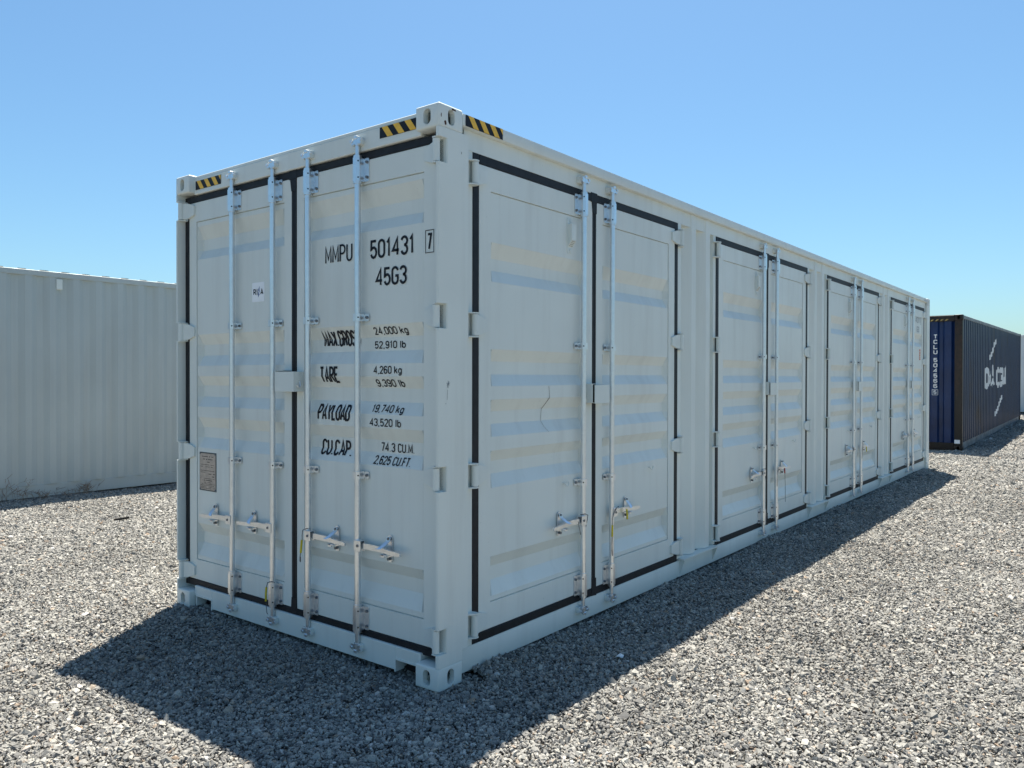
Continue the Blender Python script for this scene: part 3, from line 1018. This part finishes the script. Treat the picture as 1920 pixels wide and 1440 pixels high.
FACE_X = -0.035
CY = (1.478, 4.557, 7.635, 10.714)
spec_s = dict(u=(0.022, 1.135, 0.105, 1.032), v=(0.205, 2.670), umax=1.186, vgap=(0.156, 2.720), seam=(2.538, 0.350),
              grooves=[(2.275, 2.195, 2.130, 2.064), (1.702, 1.637, 1.567, 1.504), (1.431, 1.366, 1.298, 1.231), (1.157, 1.097, 1.028, 0.957), (0.588, 0.524, 0.450, 0.375)],
              rods=(0.171,), sleeves=(2.620, 0.262), guides=(1.745, 0.903), cams=(0.110, 2.768), hz=0.668, hinges=HZ_S, hu=1.196, kw=0.001)
spec_s['rod'] = rod_mesh(0.19, 2.70, 0.110, 2.768)
spec_s['hinge'] = {s: hinge_mesh(s, 0.118, 0.006, 0.026, 0.060) for s in (-1, 1)}
FSD = [FRAME((FACE_X, c, 0), (0, 1, 0), (1, 0, 0)) for c in CY]
DS = [door_pair(F, spec_s) for F in FSD]

# side header panel above the doors, strips beside the doors, pillars and their shelves
link("side_header", MB().use(GREY).box((-0.09, 0.2225, 2.7205), (FACE_X + 0.001, L40 - 0.2225, 2.8215)).mesh("side_header"), root)
for a, b_ in ((0.2225, CY[0] - 1.1866), (CY[3] + 1.1866, L40 - 0.2225)):
    link("jamb", MB().use(GREY).box((-0.09, a, 0.156), (FACE_X - 0.002, b_, 2.7203), 0.0).mesh("jamb"), root)
for k in range(3):
    a, b_ = CY[k] + 1.1866, CY[k + 1] - 1.1866
    t = b_ - a
    prof = [(a, 0.0), (a + 0.055, 0.0), (a + 0.060, -0.008), (a + 0.085, -0.052), (a + 0.135, -0.052), (a + 0.222, 0.008), (a + 0.300, 0.008), (a + 0.335, -0.052),
            (a + 0.400, -0.052), (a + 0.487, 0.008), (a + 0.565, 0.008), (a + 0.600, -0.052), (b_ - 0.055, -0.052), (b_ - 0.048, -0.004), (b_, -0.004)]
    m = MB().use(GREY)
    pts = [(y, FACE_X + w) for y, w in prof]
    V0 = [m.bm.verts.new((x, y, 0.172)) for y, x in pts]
    V1 = [m.bm.verts.new((x, y, 2.8205)) for y, x in pts]
    for i in range(len(pts) - 1):
        m._faces([m.bm.faces.new((V0[i], V0[i + 1], V1[i + 1], V1[i]))])
    m.box((-0.14, a, 0.172), (-0.105, b_, 2.82))
    link("pillar", m.mesh("pillar", smooth=15), root)
    m = MB().use(GREY)
    m.prism([(FACE_X - 0.03, a + 0.03), (0.010, a + 0.03), (0.010, b_ - 0.03), (FACE_X - 0.03, b_ - 0.03)], 'z', 0.158, 0.170)
    for y in (a + 0.045, b_ - 0.055):
        m.prism([(FACE_X + 0.0005, 0.157), (0.009, 0.157), (FACE_X + 0.006, 0.055), (FACE_X + 0.0005, 0.055)], 'y', y, y + 0.008)
    link("pillar_shelf", m.mesh("pillar_shelf"), root)

# ---- lock boxes: a hooded box on the right leaf, a plate with a lip on the left one
def lockbox_meshes():
    m = MB().use(HDW)
    m.box((-0.088, -0.058, 0.066), (0.088, 0.058, 0.070), 0.001)
    m.box((0.0842, -0.058, 0.0), (0.088, 0.058, 0.0655), 0.001)
    m.box((-0.020, -0.058, 0.0), (0.0838, -0.0545, 0.0655))
    m.box((0.030, 0.0545, 0.0), (0.0838, 0.058, 0.0655))
    m.use(GALV).tube([(0.094, 0.000, 0.030), (0.098, -0.022, 0.030), (0.101, -0.031, 0.036), (0.101, -0.032, 0.048), (0.099, -0.020, 0.054)], 0.0045, 8)
    m.use(HDW).cyl((0.0878, 0.0, 0.03), (0.096, 0.0, 0.03), 0.006, seg=8)
    a = m.mesh("lock_box")
    m = MB().use(HDW)
    m.box((-0.104, -0.054, 0.0), (-0.100, 0.066, 0.062), 0.001)
    m.box((-0.0998, 0.0625, 0.0), (-0.026, 0.066, 0.060), 0.001)
    m.box((-0.0998, -0.050, 0.0), (-0.026, 0.060, 0.004))
    b_ = m.mesh("lock_plate")
    return a, b_
LBOX, LPL = lockbox_meshes()
link("lock_box", LBOX, DF[1][0], at(FR, 0, 1.524, 0.0005))
link("lock_plate", LPL, DF[-1][0], at(FR, 0, 1.524, 0.0005))
LROT = Matrix.Rotation(math.pi, 4, 'Z')
for F, D in zip(FSD, DS):
    link("lock_box", LBOX, D[1][0], at(F, -0.012, 1.446, 0.0005))
    link("lock_plate", LPL, D[-1][0], at(F, -0.012, 1.446, 0.0005))

# ---- vents and small hooks on the side leaves
def vent_mesh():
    m = MB().use(HDW)
    m.prism([(p[0], p[1]) for p in rrect(0.058, 0.215, 0.008, 3)], 'z', -0.005, -0.001)
    m.prism([(0.0, 0.068), (0.030, 0.068), (0.030, -0.030), (0.0, -0.068)], 'x', -0.024, 0.024) if False else None
    a = [m.bm.verts.new((-0.024, v, w)) for v, w in ((0.068, -0.001), (0.068, 0.028), (-0.030, 0.028), (-0.070, -0.001))]
    b_ = [m.bm.verts.new((0.024, v, w)) for v, w in ((0.068, -0.001), (0.068, 0.028), (-0.030, 0.028), (-0.070, -0.001))]
    fs = [m.bm.faces.new(a), m.bm.faces.new(list(reversed(b_)))]
    for i in range(4):
        j = (i + 1) % 4
        fs.append(m.bm.faces.new((a[j], a[i], b_[i], b_[j])))
    m._faces(fs)
    for v in (0.090, -0.090):
        m.cyl((0.002, v, -0.001), (0.002, v, 0.005), 0.011, 0.009, 10)
    m.use(BOLT)
    for r_ in range(4):
        for c in range(4):
            t = (r_ + 0.7) / 4.6
            v = -0.030 - 0.040 * t
            w = 0.028 - 0.029 * t
            m.cyl((-0.015 + 0.010 * c, v, w), (-0.015 + 0.010 * c, v - 0.0006, w + 0.0008), 0.0028, seg=6)
    return m.mesh("vent")
VENT = vent_mesh()
HOOK = MB().use(HDW).tube([(0.0, 0.0, -0.006), (0.0, -0.002, 0.012), (0.006, -0.014, 0.018), (0.020, -0.018, 0.018), (0.030, -0.010, 0.018), (0.034, 0.008, 0.018)], 0.0042, 8).mesh("hook")
for F, D in zip(FSD, DS):
    link("vent", VENT, D[-1][0], at(F, -0.277, 2.415))
    link("hook", HOOK, D[-1][0], at(F, -0.345, 0.912))
    link("hook", HOOK, D[1][0], at(F, 0.735, 0.912))

# ---- lettering on the door end
dl, surf_l, cuts_l = DF[-1]
dr, surf_r, cuts_r = DF[1]
def fl(text, x0, x1, z0, h, t, mat=INK):
    lettering("lettering", strokes(text, x0 + W8 / 2, x1 + W8 / 2, z0, h, t), t, mat, dr, FR, surf_r, cuts_r, 1)
fl("MMPU", -0.939, -0.706, 2.189, 0.100, 0.0112)
fl("501431", -0.564, -0.228, 2.183, 0.102, 0.0140)
fl("7", -0.134, -0.100, 2.190, 0.086, 0.0125)
c0, c1 = -0.145 + W8 / 2, -0.088 + W8 / 2
lettering("check_digit_box", [[(c0, 2.178), (c1, 2.178), (c1, 2.290), (c0, 2.290), (c0, 2.178)]], 0.0036, INK, dr, FR, surf_r, (), 1)
fl("45G3", -0.520, -0.283, 2.034, 0.098, 0.0135)
fl("MAX.GROSS", -0.992, -0.677, 1.722, 0.090, 0.0132)
fl("24,000 kg", -0.552, -0.295, 1.778, 0.041, 0.0064)
fl("52,910 lb", -0.566, -0.328, 1.704, 0.041, 0.0064)
fl("TARE", -0.988, -0.826, 1.517, 0.094, 0.0132)
fl("4,260 kg", -0.535, -0.320, 1.568, 0.043, 0.0064)
fl("9,390 lb", -0.535, -0.320, 1.499, 0.041, 0.0064)
fl("PAYLOAD", -1.008, -0.728, 1.306, 0.092, 0.0132)
fl("19,740 kg", -0.562, -0.318, 1.362, 0.042, 0.0064)
fl("43,520 lb", -0.566, -0.325, 1.288, 0.043, 0.0064)
fl("CU.CAP.", -1.008, -0.738, 1.107, 0.090, 0.0132)
fl("74.3 CU.M.", -0.515, -0.262, 1.152, 0.049, 0.0068)
fl("2,625 CU.FT.", -0.545, -0.265, 1.085, 0.046, 0.0068)

# sticker with a logo on the left leaf
FST = at(FR, -1.583 + W8 / 2, 2.0745, -0.005)
stk = link("logo_sticker", MB().use(WHITE_ST).prism(rrect(0.128, 0.120, 0.006, 3), 'z', 0.0004, 0.0016).mesh("logo_sticker", smooth=0), dl, FST)
lettering("lettering", strokes("R", -0.050, -0.021, -0.018, 0.038, 0.0075) + [[(-0.0105, -0.018), (-0.0105, 0.020)]] + strokes("A", 0.024, 0.054, -0.018, 0.038, 0.0075), 0.0075, INK, dl, FST, None, (), 1, 0.0022)
m = MB().use(LOGO_B)
m._faces([m.bm.faces.new([m.bm.verts.new(p) for p in ((0.0005, 0.012, 0.0026), (0.014, -0.004, 0.0026), (0.0145, 0.037, 0.0026))])])
m._faces([m.bm.faces.new([m.bm.verts.new(p) for p in ((0.0005, 0.006, 0.0026), (0.0, -0.034, 0.0026), (0.0145, -0.016, 0.0026))])])
link("logo_mark", m.mesh("logo_mark", recalc=False, smooth=0), dl, FST)

# approval plate
FPL = at(FR, -2.150 + W8 / 2, 0.921, -0.005)
pl = MB().use(PLATE_F).box((-0.100, -0.128, 0.0), (0.100, 0.128, 0.0022), 0.0008)
pl.use(TAN).prism(rrect(0.186, 0.240, 0.012, 3), 'z', 0.0023, 0.0034)
pl.use(BOLT)
for u in (-0.090, 0.090):
    for v in (-0.118, 0.118):
        pl.cyl((u, v, 0.002), (u, v, 0.0065), 0.0075, 0.005, 8)
pl.use(INK)
rows = [(0.100, -0.07, 0.07, 1), (0.082, -0.055, 0.06, 1), (0.064, -0.02, 0.025, 1), (0.046, -0.085, 0.075, 0), (0.032, -0.085, 0.06, 0), (0.006, -0.085, 0.085, 0), (-0.006, -0.085, -0.03, 0),
        (-0.014, 0.010, 0.085, 1), (-0.030, 0.012, 0.08, 1), (-0.046, -0.085, 0.08, 0), (-0.058, -0.06, 0.06, 1), (-0.072, -0.045, 0.04, 0), (-0.082, -0.085, 0.085, 0), (-0.092, -0.085, 0.08, 0), (-0.102, -0.085, 0.085, 0), (-0.111, -0.08, 0.08, 0)]
for v, a, b_, bold in rows:
    x = a
    while x < b_:
        w_ = random.uniform(0.004, 0.014)
        if random.random() < 0.86:
            hh = 0.0024 if bold else 0.0013
            pl.box((x, v - hh, 0.0035), (min(x + w_, b_), v + hh, 0.0039))
        x += w_ + random.uniform(0.0015, 0.004)
link("approval_plate", pl.mesh("approval_plate", smooth=0), dl, FPL)

# worn marks on the near top casting, scribble on the post
def blot(cx, cy, rx, ry, seed, F, parent, mat=RUST, name="rust_chip"):
    rr_ = random.Random(seed)
    m = MB().use(mat)
    pts = []
    for k in range(11):
        a = 2 * math.pi * k / 11
        q = rr_.uniform(0.55, 1.15)
        pts.append((cx + rx * q * math.cos(a), cy + ry * q * math.sin(a), 0.0006))
    m._faces([m.bm.faces.new([m.bm.verts.new(p) for p in pts])])
    return link(name, m.mesh(name, recalc=False, smooth=0), parent, F)
blot(0.105, 2.880, 0.022, 0.006, 3, FS0, root)
blot(0.045, 2.802, 0.009, 0.011, 5, FS0, root)
blot(0.016, 2.834, 0.0035, 0.013, 8, FS0, root)
blot(0.165, 2.680, 0.002, 0.009, 9, FS0, root)
FP = FRAME((0.0, 0, 0), (0, 1, 0), (1, 0, 0))
lettering("pen_scribble", [[(0.055, 1.523), (0.078, 1.512)], [(0.060, 1.500), (0.074, 1.532)], [(0.066, 1.535), (0.068, 1.498)], [(0.058, 1.512), (0.080, 1.524)], [(0.063, 1.490), (0.060, 1.44)], [(0.047, 1.42), (0.053, 1.422)]],
          0.0022, plain("pen_grey", (0.16, 0.18, 0.20), 0.6), root, FP, None, (), 1, 0.0008)

# rusty scratch down the first side leaf, following the pressings
d0, surf0, cuts0 = DS[0][-1]
def soff(y):
    return y - CY[0]
sc1 = [(soff(0.985), 1.500), (soff(0.990), 1.462), (soff(0.992), 1.432), (soff(0.975), 1.395), (soff(0.960), 1.366), (soff(0.952), 1.300), (soff(0.952), 1.285), (soff(0.962), 1.258), (soff(0.985), 1.231)]
lettering("rust_scratch", [sc1[2:5]], 0.0050, SCRATCH, d0, FSD[0], surf0, cuts0, 1, 0.0015)
lettering("rust_scratch", [sc1[:3]], 0.0026, SCRATCH, d0, FSD[0], surf0, cuts0, 1, 0.0015)
lettering("faint_scratch", [sc1[4:]], 0.0026, plain("faint_scratch", (0.30, 0.27, 0.22), 0.6), d0, FSD[0], surf0, cuts0, 1, 0.0015)

# grey print and orange label on the last side leaf
d3, surf3, cuts3 = DS[3][1]
def gl(text, u0, u1, z0, h, t, mat=INK_F):
    lettering("lettering", strokes(text, u0, u1, z0, h, t), t, mat, d3, FSD[3], surf3, cuts3, 1)
gl("431", 0.52, 0.82, 2.445, 0.100, 0.016)
gl("7", 0.89, 0.935, 2.452, 0.086, 0.014)
lettering("check_digit_box", [[(0.875, 2.438), (0.95, 2.438), (0.95, 2.552), (0.875, 2.552), (0.875, 2.438)]], 0.005, INK_F, d3, FSD[3], surf3, cuts3, 1)
gl("G3", 0.62, 0.80, 2.295, 0.100, 0.016)
ob = link("warning_label", MB().use(ORANGE).box((0.835, 1.845, -0.0045), (0.925, 2.025, -0.0035)).mesh("warning_label", smooth=0), d3, FSD[3])
lettering("lettering", [[(0.85, 1.985), (0.91, 1.985)], [(0.86, 1.94), (0.90, 1.94)], [(0.85, 1.90), (0.91, 1.90)], [(0.86, 1.87), (0.90, 1.87)]], 0.012, WHITE_P, d3, FSD[3], None, (), 1, -0.0030)

# ------------------------------------------------------------------ wire seals hanging on the lock gear
def seal(name, label, F, u, v, path, sleeve, mat, tail=None):
    m = MB().use(WIRE).tube(path, 0.0022, 6)
    if tail:
        m.tube(tail, 0.0022, 6)
    a = m.mesh("wire")
    r = bpy.data.objects.new(name, None)
    COL.objects.link(r)
    M = at(F, u, v, ROD_W)
    r.matrix_basis = M
    WM[r.name] = M
    tag(r, label, "seal", "wire seals on the lock gear")
    link("wire", a, r, M)
    if sleeve:
        link("sleeve", MB().use(mat).tube(sleeve, 0.0062, 8).mesh("sleeve"), r, M)
    return r
loop = [(0.030 * math.cos(a) + 0.004, 0.034 + 0.012 * math.sin(a * 0.5), 0.024 * math.sin(a)) for a in np.linspace(0.2, 2 * math.pi - 0.2, 12)]
seal("cable_seal", "yellow sleeved wire seal on the third end-door rod, hanging by the handle", FR, 0.168, 0.645,
     [(0.02, 0.034, -0.005), (0.01, 0.040, 0.020), (-0.012, 0.030, 0.027), (-0.024, 0.0, 0.022), (-0.026, -0.03, 0.020), (-0.034, -0.08, 0.020)],
     [(-0.028, -0.030, 0.021), (-0.034, -0.070, 0.021), (-0.040, -0.105, 0.020)], SEAL_Y,
     [(-0.040, -0.105, 0.020), (-0.050, -0.135, 0.018), (-0.053, -0.155, 0.016), (-0.047, -0.16, 0.016), (-0.044, -0.13, 0.018)])
seal("cable_seal", "yellow sleeved wire seal looped round the foot of the second end-door rod", FR, -0.168, 0.245,
     [(0.022, 0.074, 0.0), (0.012, 0.082, 0.018), (-0.014, 0.074, 0.026), (-0.034, 0.045, 0.020), (-0.042, 0.0, 0.018), (-0.042, -0.08, 0.016), (-0.036, -0.115, 0.016), (-0.026, -0.12, 0.018)],
     [(-0.036, 0.040, 0.020), (-0.042, 0.0, 0.019), (-0.043, -0.045, 0.018)], SEAL_Y)
seal("cable_seal", "dark wire seal with a frayed knot at the nearest side-door handle", FSD[0], -0.171, 0.668,
     [(-0.03, 0.034, -0.004), (-0.008, 0.040, 0.022), (0.016, 0.030, 0.024), (0.030, 0.0, 0.012), (0.030, -0.05, 0.0)],
     None, SEAL_Y, [(-0.112, 0.010, 0.036), (-0.108, -0.02, 0.040), (-0.092, -0.05, 0.036), (-0.080, -0.075, 0.034)])
seal("cable_seal", "yellow lock tag and wire seal on the first right side leaf's handle", FSD[0], 0.171, 0.668,
     [(0.06, 0.034, 0.018), (0.028, 0.030, 0.024), (-0.004, 0.006, 0.025), (-0.022, -0.03, 0.022), (-0.024, -0.10, 0.020), (-0.022, -0.20, 0.018), (-0.016, -0.28, 0.018), (-0.024, -0.24, 0.018)],
     [(0.146, 0.005, 0.030), (0.150, -0.03, 0.032), (0.150, -0.062, 0.032)], SEAL_Y)
seal("cable_seal", "short yellow sleeve on a wire beside the first right side rod", FSD[0], 0.171, 0.56,
     [(-0.023, 0.05, 0.021), (-0.024, -0.09, 0.020)], [(-0.0235, 0.030, 0.021), (-0.0245, -0.045, 0.020)], SEAL_Y)
seal("cable_seal", "red bolt seal with a loose wire on the second pair's right handle", FSD[1], 0.171, 0.668,
     [(0.035, 0.034, 0.018), (0.0, 0.01, 0.026), (-0.022, -0.04, 0.022), (-0.024, -0.16, 0.02)],
     [(0.148, 0.0, 0.030), (0.152, -0.05, 0.032)], SEAL_R, [(0.152, -0.05, 0.032), (0.17, -0.15, 0.03), (0.235, -0.34, 0.01)])
seal("cable_seal", "dark wire seal looped over the second pair's left handle", FSD[1], -0.171, 0.668,
     [(-0.03, 0.034, -0.004), (-0.006, 0.040, 0.022), (0.020, 0.020, 0.024), (0.030, -0.03, 0.010), (0.026, -0.10, 0.004)], None, SEAL_Y)
seal("cable_seal", "yellow wire seal on the third pair's right handle", FSD[2], 0.171, 0.668,
     [(0.035, 0.034, 0.018), (0.0, 0.01, 0.026), (-0.022, -0.04, 0.022), (-0.024, -0.14, 0.02)],
     [(0.146, 0.0, 0.030), (0.150, -0.065, 0.032)], SEAL_Y)

# ------------------------------------------------------------------ other containers
def plain_container(name, label, origin, ang, mat, length=L40, frame_mat=None, pitch=0.285, end_pitch=0.262, tilt=0.0):
    """local frame: near right bottom corner at the origin, long side along +y, facing +x"""
    fm = frame_mat or mat
    M = Matrix.Translation(origin) @ Matrix.Rotation(ang, 4, 'Z') @ Matrix.Rotation(tilt, 4, 'X')
    r = bpy.data.objects.new(name, None)
    COL.objects.link(r)
    base = M @ Matrix.Translation((-W8 / 2, length / 2, 0))
    r.matrix_basis = base
    WM[r.name] = base
    tag(r, label, "container", "closed containers around the yard")
    cm = casting_mesh("corner_casting", fm)
    for x in (-0.081, -W8 + 0.081):
        for y in (0.089, length - 0.089):
            for z in (0.059, H96 - 0.059):
                link("corner_casting", cm, r, M @ Matrix.Translation((x, y, z)))
    for x0, x1 in ((-0.155, -0.003), (-W8 + 0.003, -W8 + 0.155)):
        for y0, y1 in ((0.003, 0.11), (length - 0.11, length - 0.003)):
            link("corner_post", MB().use(fm).box((x0, y0, 0.118), (x1, y1, 2.778), 0.006).mesh("corner_post"), r, M)
    for x0, x1 in ((-0.075, -0.004), (-W8 + 0.004, -W8 + 0.075)):
        link("top_rail", MB().use(fm if fm is mat else RAILGREY).box((x0, 0.178, 2.815), (x1, length - 0.178, 2.884), 0.004).mesh("top_rail"), r, M)
        link("bottom_rail", MB().use(fm if fm is mat else RAILGREY).box((x0 + (0.028 if x0 < -1 else 0), 0.178, 0.014), (x1 - (0.028 if x0 > -1 else 0), length - 0.178, 0.168), 0.004).mesh("bottom_rail"), r, M)
    for y0, y1 in ((0.004, 0.08), (length - 0.08, length - 0.004)):
        link("end_rail", MB().use(fm).box((-W8 + 0.162, y0, 2.76), (-0.162, y1, 2.885), 0.004).mesh("end_rail"), r, M)
        link("end_sill", MB().use(fm).box((-W8 + 0.162, y0, 0.014), (-0.162, y1, 0.165), 0.004).mesh("end_sill"), r, M)
    wm_, surf, cuts = corrugated("side_wall", length - 0.22, 0.1685, 2.8145, mat, pitch)
    Fs = M @ FRAME((-0.012, 0.11, 0), (0, 1, 0), (1, 0, 0))
    sw = link("side_wall", wm_, r, Fs)
    link("side_wall", wm_, r, M @ FRAME((-W8 + 0.012, length - 0.11, 0), (0, -1, 0), (-1, 0, 0)))
    em, esurf, ecuts = corrugated("end_wall", W8 - 0.31, 0.1655, 2.7595, BLUE if mat is BLUE_SIDE else mat, end_pitch, 0.045, 0.13, 0.03, 0.10)
    Fe = M @ FRAME((-W8 + 0.155, 0.030, 0), (1, 0, 0), (0, -1, 0))
    ew = link("end_wall", em, r, Fe)
    link("end_wall", em, r, M @ FRAME((-0.155, length - 0.030, 0), (-1, 0, 0), (0, 1, 0)))
    rm_, _, _ = corrugated("roof", length - 0.16, -W8 + 0.03, -0.03, mat, 0.209 if mat is not GREY_L else 0.255, 0.026, 0.09, 0.035)
    link("roof", rm_, r, M @ Matrix(((0, 1, 0, 0), (1, 0, 0, 0.08), (0, 0, 1, 2.896), (0, 0, 0, 1))))
    return r, M, (sw, Fs, surf, cuts), (ew, Fe, esurf, ecuts)

# left: white-grey container in shade
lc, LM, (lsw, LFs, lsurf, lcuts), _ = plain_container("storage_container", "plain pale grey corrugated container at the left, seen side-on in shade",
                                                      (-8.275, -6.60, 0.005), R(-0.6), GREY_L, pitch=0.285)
m = MB().use(HDW).box((-0.036, -0.075, -0.030), (0.036, 0.060, 0.022), 0.006).use(GREY_L).box((-0.05, -0.115, -0.034), (0.05, 0.085, -0.030), 0.002)
link("vent", m.mesh("vent"), lc, at(LFs, 1.60 + 6.60 - 0.11, 2.735, 0.002))

# right: blue 40 ft container
bc, BMx, (bsw, BFs, bsurf, bcuts), (bew, BFe, besurf, becuts) = plain_container("rusty_container", "weathered dark blue container with brown rusty corner posts behind the grey one",
                                                                                 (-0.070, 16.176, 0.0), R(0.2), BLUE_SIDE, frame_mat=BROWN, pitch=0.278, tilt=R(0.58))
def bl(text, y0, y1, z0, h, t, name="lettering"):
    lettering(name, strokes(text, y0 - 16.286, y1 - 16.286, z0, h, t, 0.5, 0.12), t, WHITE_P, bsw, BFs, bsurf, bcuts, 0, 0.004)
bl("CMA", 19.75, 21.60, 1.22, 0.57, 0.15)
bl("CGM", 22.05, 24.15, 1.22, 0.57, 0.15)
lettering("logo_stroke", [[(20.65 - 16.286, 2.02), (21.15 - 16.286, 2.16), (21.55 - 16.286, 2.38), (21.95 - 16.286, 2.49)]], 0.13, WHITE_P, bsw, BFs, bsurf, bcuts, 0, 0.004)
lettering("logo_stroke", [[(21.75 - 16.286, 0.52), (22.3 - 16.286, 0.62), (22.8 - 16.286, 0.82), (23.3 - 16.286, 0.95)]], 0.13, WHITE_P, bsw, BFs, bsurf, bcuts, 0, 0.004)
link("forklift_label", MB().use(PALE_YEL).box((0.0, 0.50, 0.012), (0.012, 0.76, 0.0135)).mesh("forklift_label", smooth=0), bc, at(BFs, 0.005, 0, -0.012) )
# stacked code down the end wall
zc = 2.395
u_l = W8 - 0.155 - 0.560
for ch in "TCLU 504566":
    if ch == ' ':
        zc -= 0.060
        continue
    lettering("lettering", strokes(ch, u_l, u_l + 0.080, zc, 0.092, 0.019), 0.019, WHITE_P, bew, BFe, besurf, becuts, 0, 0.003)
    zc -= 0.1115
lettering("lettering", strokes("5", u_l + 0.004, u_l + 0.064, zc - 0.02, 0.082, 0.014), 0.014, WHITE_P, bew, BFe, besurf, becuts, 0, 0.003)
z0 = zc - 0.036
lettering("check_digit_box", [[(u_l - 0.02, z0), (u_l + 0.088, z0), (u_l + 0.088, z0 + 0.115), (u_l - 0.02, z0 + 0.115), (u_l - 0.02, z0)]], 0.007, WHITE_P, bew, BFe, besurf, becuts, 0, 0.003)
FBH = BMx @ FRAME((0, 0.0035, 0), (1, 0, 0), (0, -1, 0))
for k in range(4):
    u = -0.62 + 0.093 * k
    m = MB().use(PALE_YEL)
    m._faces([m.bm.faces.new([m.bm.verts.new(p) for p in ((u, 2.772, 0.001), (u + 0.03, 2.772, 0.001), (u + 0.075, 2.808, 0.001), (u + 0.03, 2.808, 0.001))])])
    link("hazard_mark", m.mesh("hazard_mark", recalc=False, smooth=0), bc, FBH)
link("tag_sticker", MB().use(WHITE_ST).box((-0.150, 0.155, 0.0), (-0.045, 0.235, 0.002)).mesh("tag_sticker", smooth=0), bc, FBH)

# far right: white container seen past the blue one
plain_container("white_container", "distant white container just peeking in at the right edge", (3.4, 34.72, 0.27), R(90 + 4), GREY_F, pitch=0.285)

# ------------------------------------------------------------------ weeds and litter
def weed(x, y, n, h, spread, label, seed):
    rr_ = random.Random(seed)
    m = MB().use(STRAW)
    z = float(terrain(np.array(x), np.array(y)))
    for k in range(n):
        a = rr_.uniform(0, 6.28)
        d = rr_.uniform(0, spread)
        px, py = d * math.cos(a) * 0.5, d * math.sin(a)
        hh = h * rr_.uniform(0.35, 1.0)
        lx, ly = rr_.gauss(0, 0.04), rr_.gauss(0, 0.35) * hh
        pts = [(px, py, -0.01), (px + lx * 0.3 * hh / h, py + ly * 0.3, hh * 0.5), (px + lx * 0.7, py + ly * 0.8, hh * 0.85), (px + lx * 1.0, py + ly * 1.2, hh * rr_.uniform(0.75, 1.0))]
        m.tube(pts, 0.0012, 4)
        for q in range(3):
            t = rr_.uniform(0.4, 1.0)
            bx, by, bz = px + lx * t * 0.8, py + ly * t, hh * t * 0.9
            m.tube([(bx, by, bz), (bx + rr_.gauss(0, 0.03), by + rr_.gauss(0, 0.05), bz + rr_.uniform(0.01, 0.06))], 0.0018, 4)
    o = link("dry_weed", m.mesh("dry_weed"), None, Matrix.Translation((x, y, z)))
    tag(o, label, "weed", "dry weeds along the left container")
weed(-8.15, 0.98, 14, 0.36, 0.22, "tallest dry weed at the left edge against the pale container", 1)
weed(-8.10, 1.36, 20, 0.13, 0.28, "low straw tuft nearest the tall weed by the pale container", 2)
weed(-8.12, 1.85, 22, 0.15, 0.25, "small dry tuft farthest right along the pale container's base", 3)

z = float(terrain(np.array(-5.9), np.array(1.29)))
m = MB().use(DEBRIS)
m.prism([(-0.075, -0.016), (-0.02, -0.020), (0.072, 0.004), (0.080, 0.014), (0.01, 0.016), (-0.07, 0.012)], 'z', 0.0, 0.022)
tag(link("rubber_scrap", m.mesh("rubber_scrap"), None, Matrix.Translation((-5.9, 1.29, z + 0.012)) @ Matrix.Rotation(R(38), 4, 'Z') @ Matrix.Rotation(R(-8), 4, 'Y')),
    "black strip of rubber scrap lying on the sunlit gravel at left", "scrap")
z = float(terrain(np.array(0.445), np.array(0.986)))
m = MB().use(PAPER)
pts = [(-0.022, -0.016, 0.0), (0.0, -0.020, 0.010), (0.022, -0.006, 0.002), (0.018, 0.016, 0.012), (-0.004, 0.010, 0.020), (-0.020, 0.014, 0.006)]
m._faces([m.bm.faces.new([m.bm.verts.new(p) for p in (pts[0], pts[1], pts[4], pts[5])]), m.bm.faces.new([m.bm.verts.new(p) for p in (pts[1], pts[2], pts[3], pts[4])])])
po = link("paper_scrap", m.mesh("paper_scrap", recalc=False), None, Matrix.Translation((0.445, 0.986, z + 0.010)))
md = po.modifiers.new("thickness", 'SOLIDIFY')
md.thickness = 0.001
tag(po, "tiny crumpled white paper scrap on the shaded gravel", "litter")
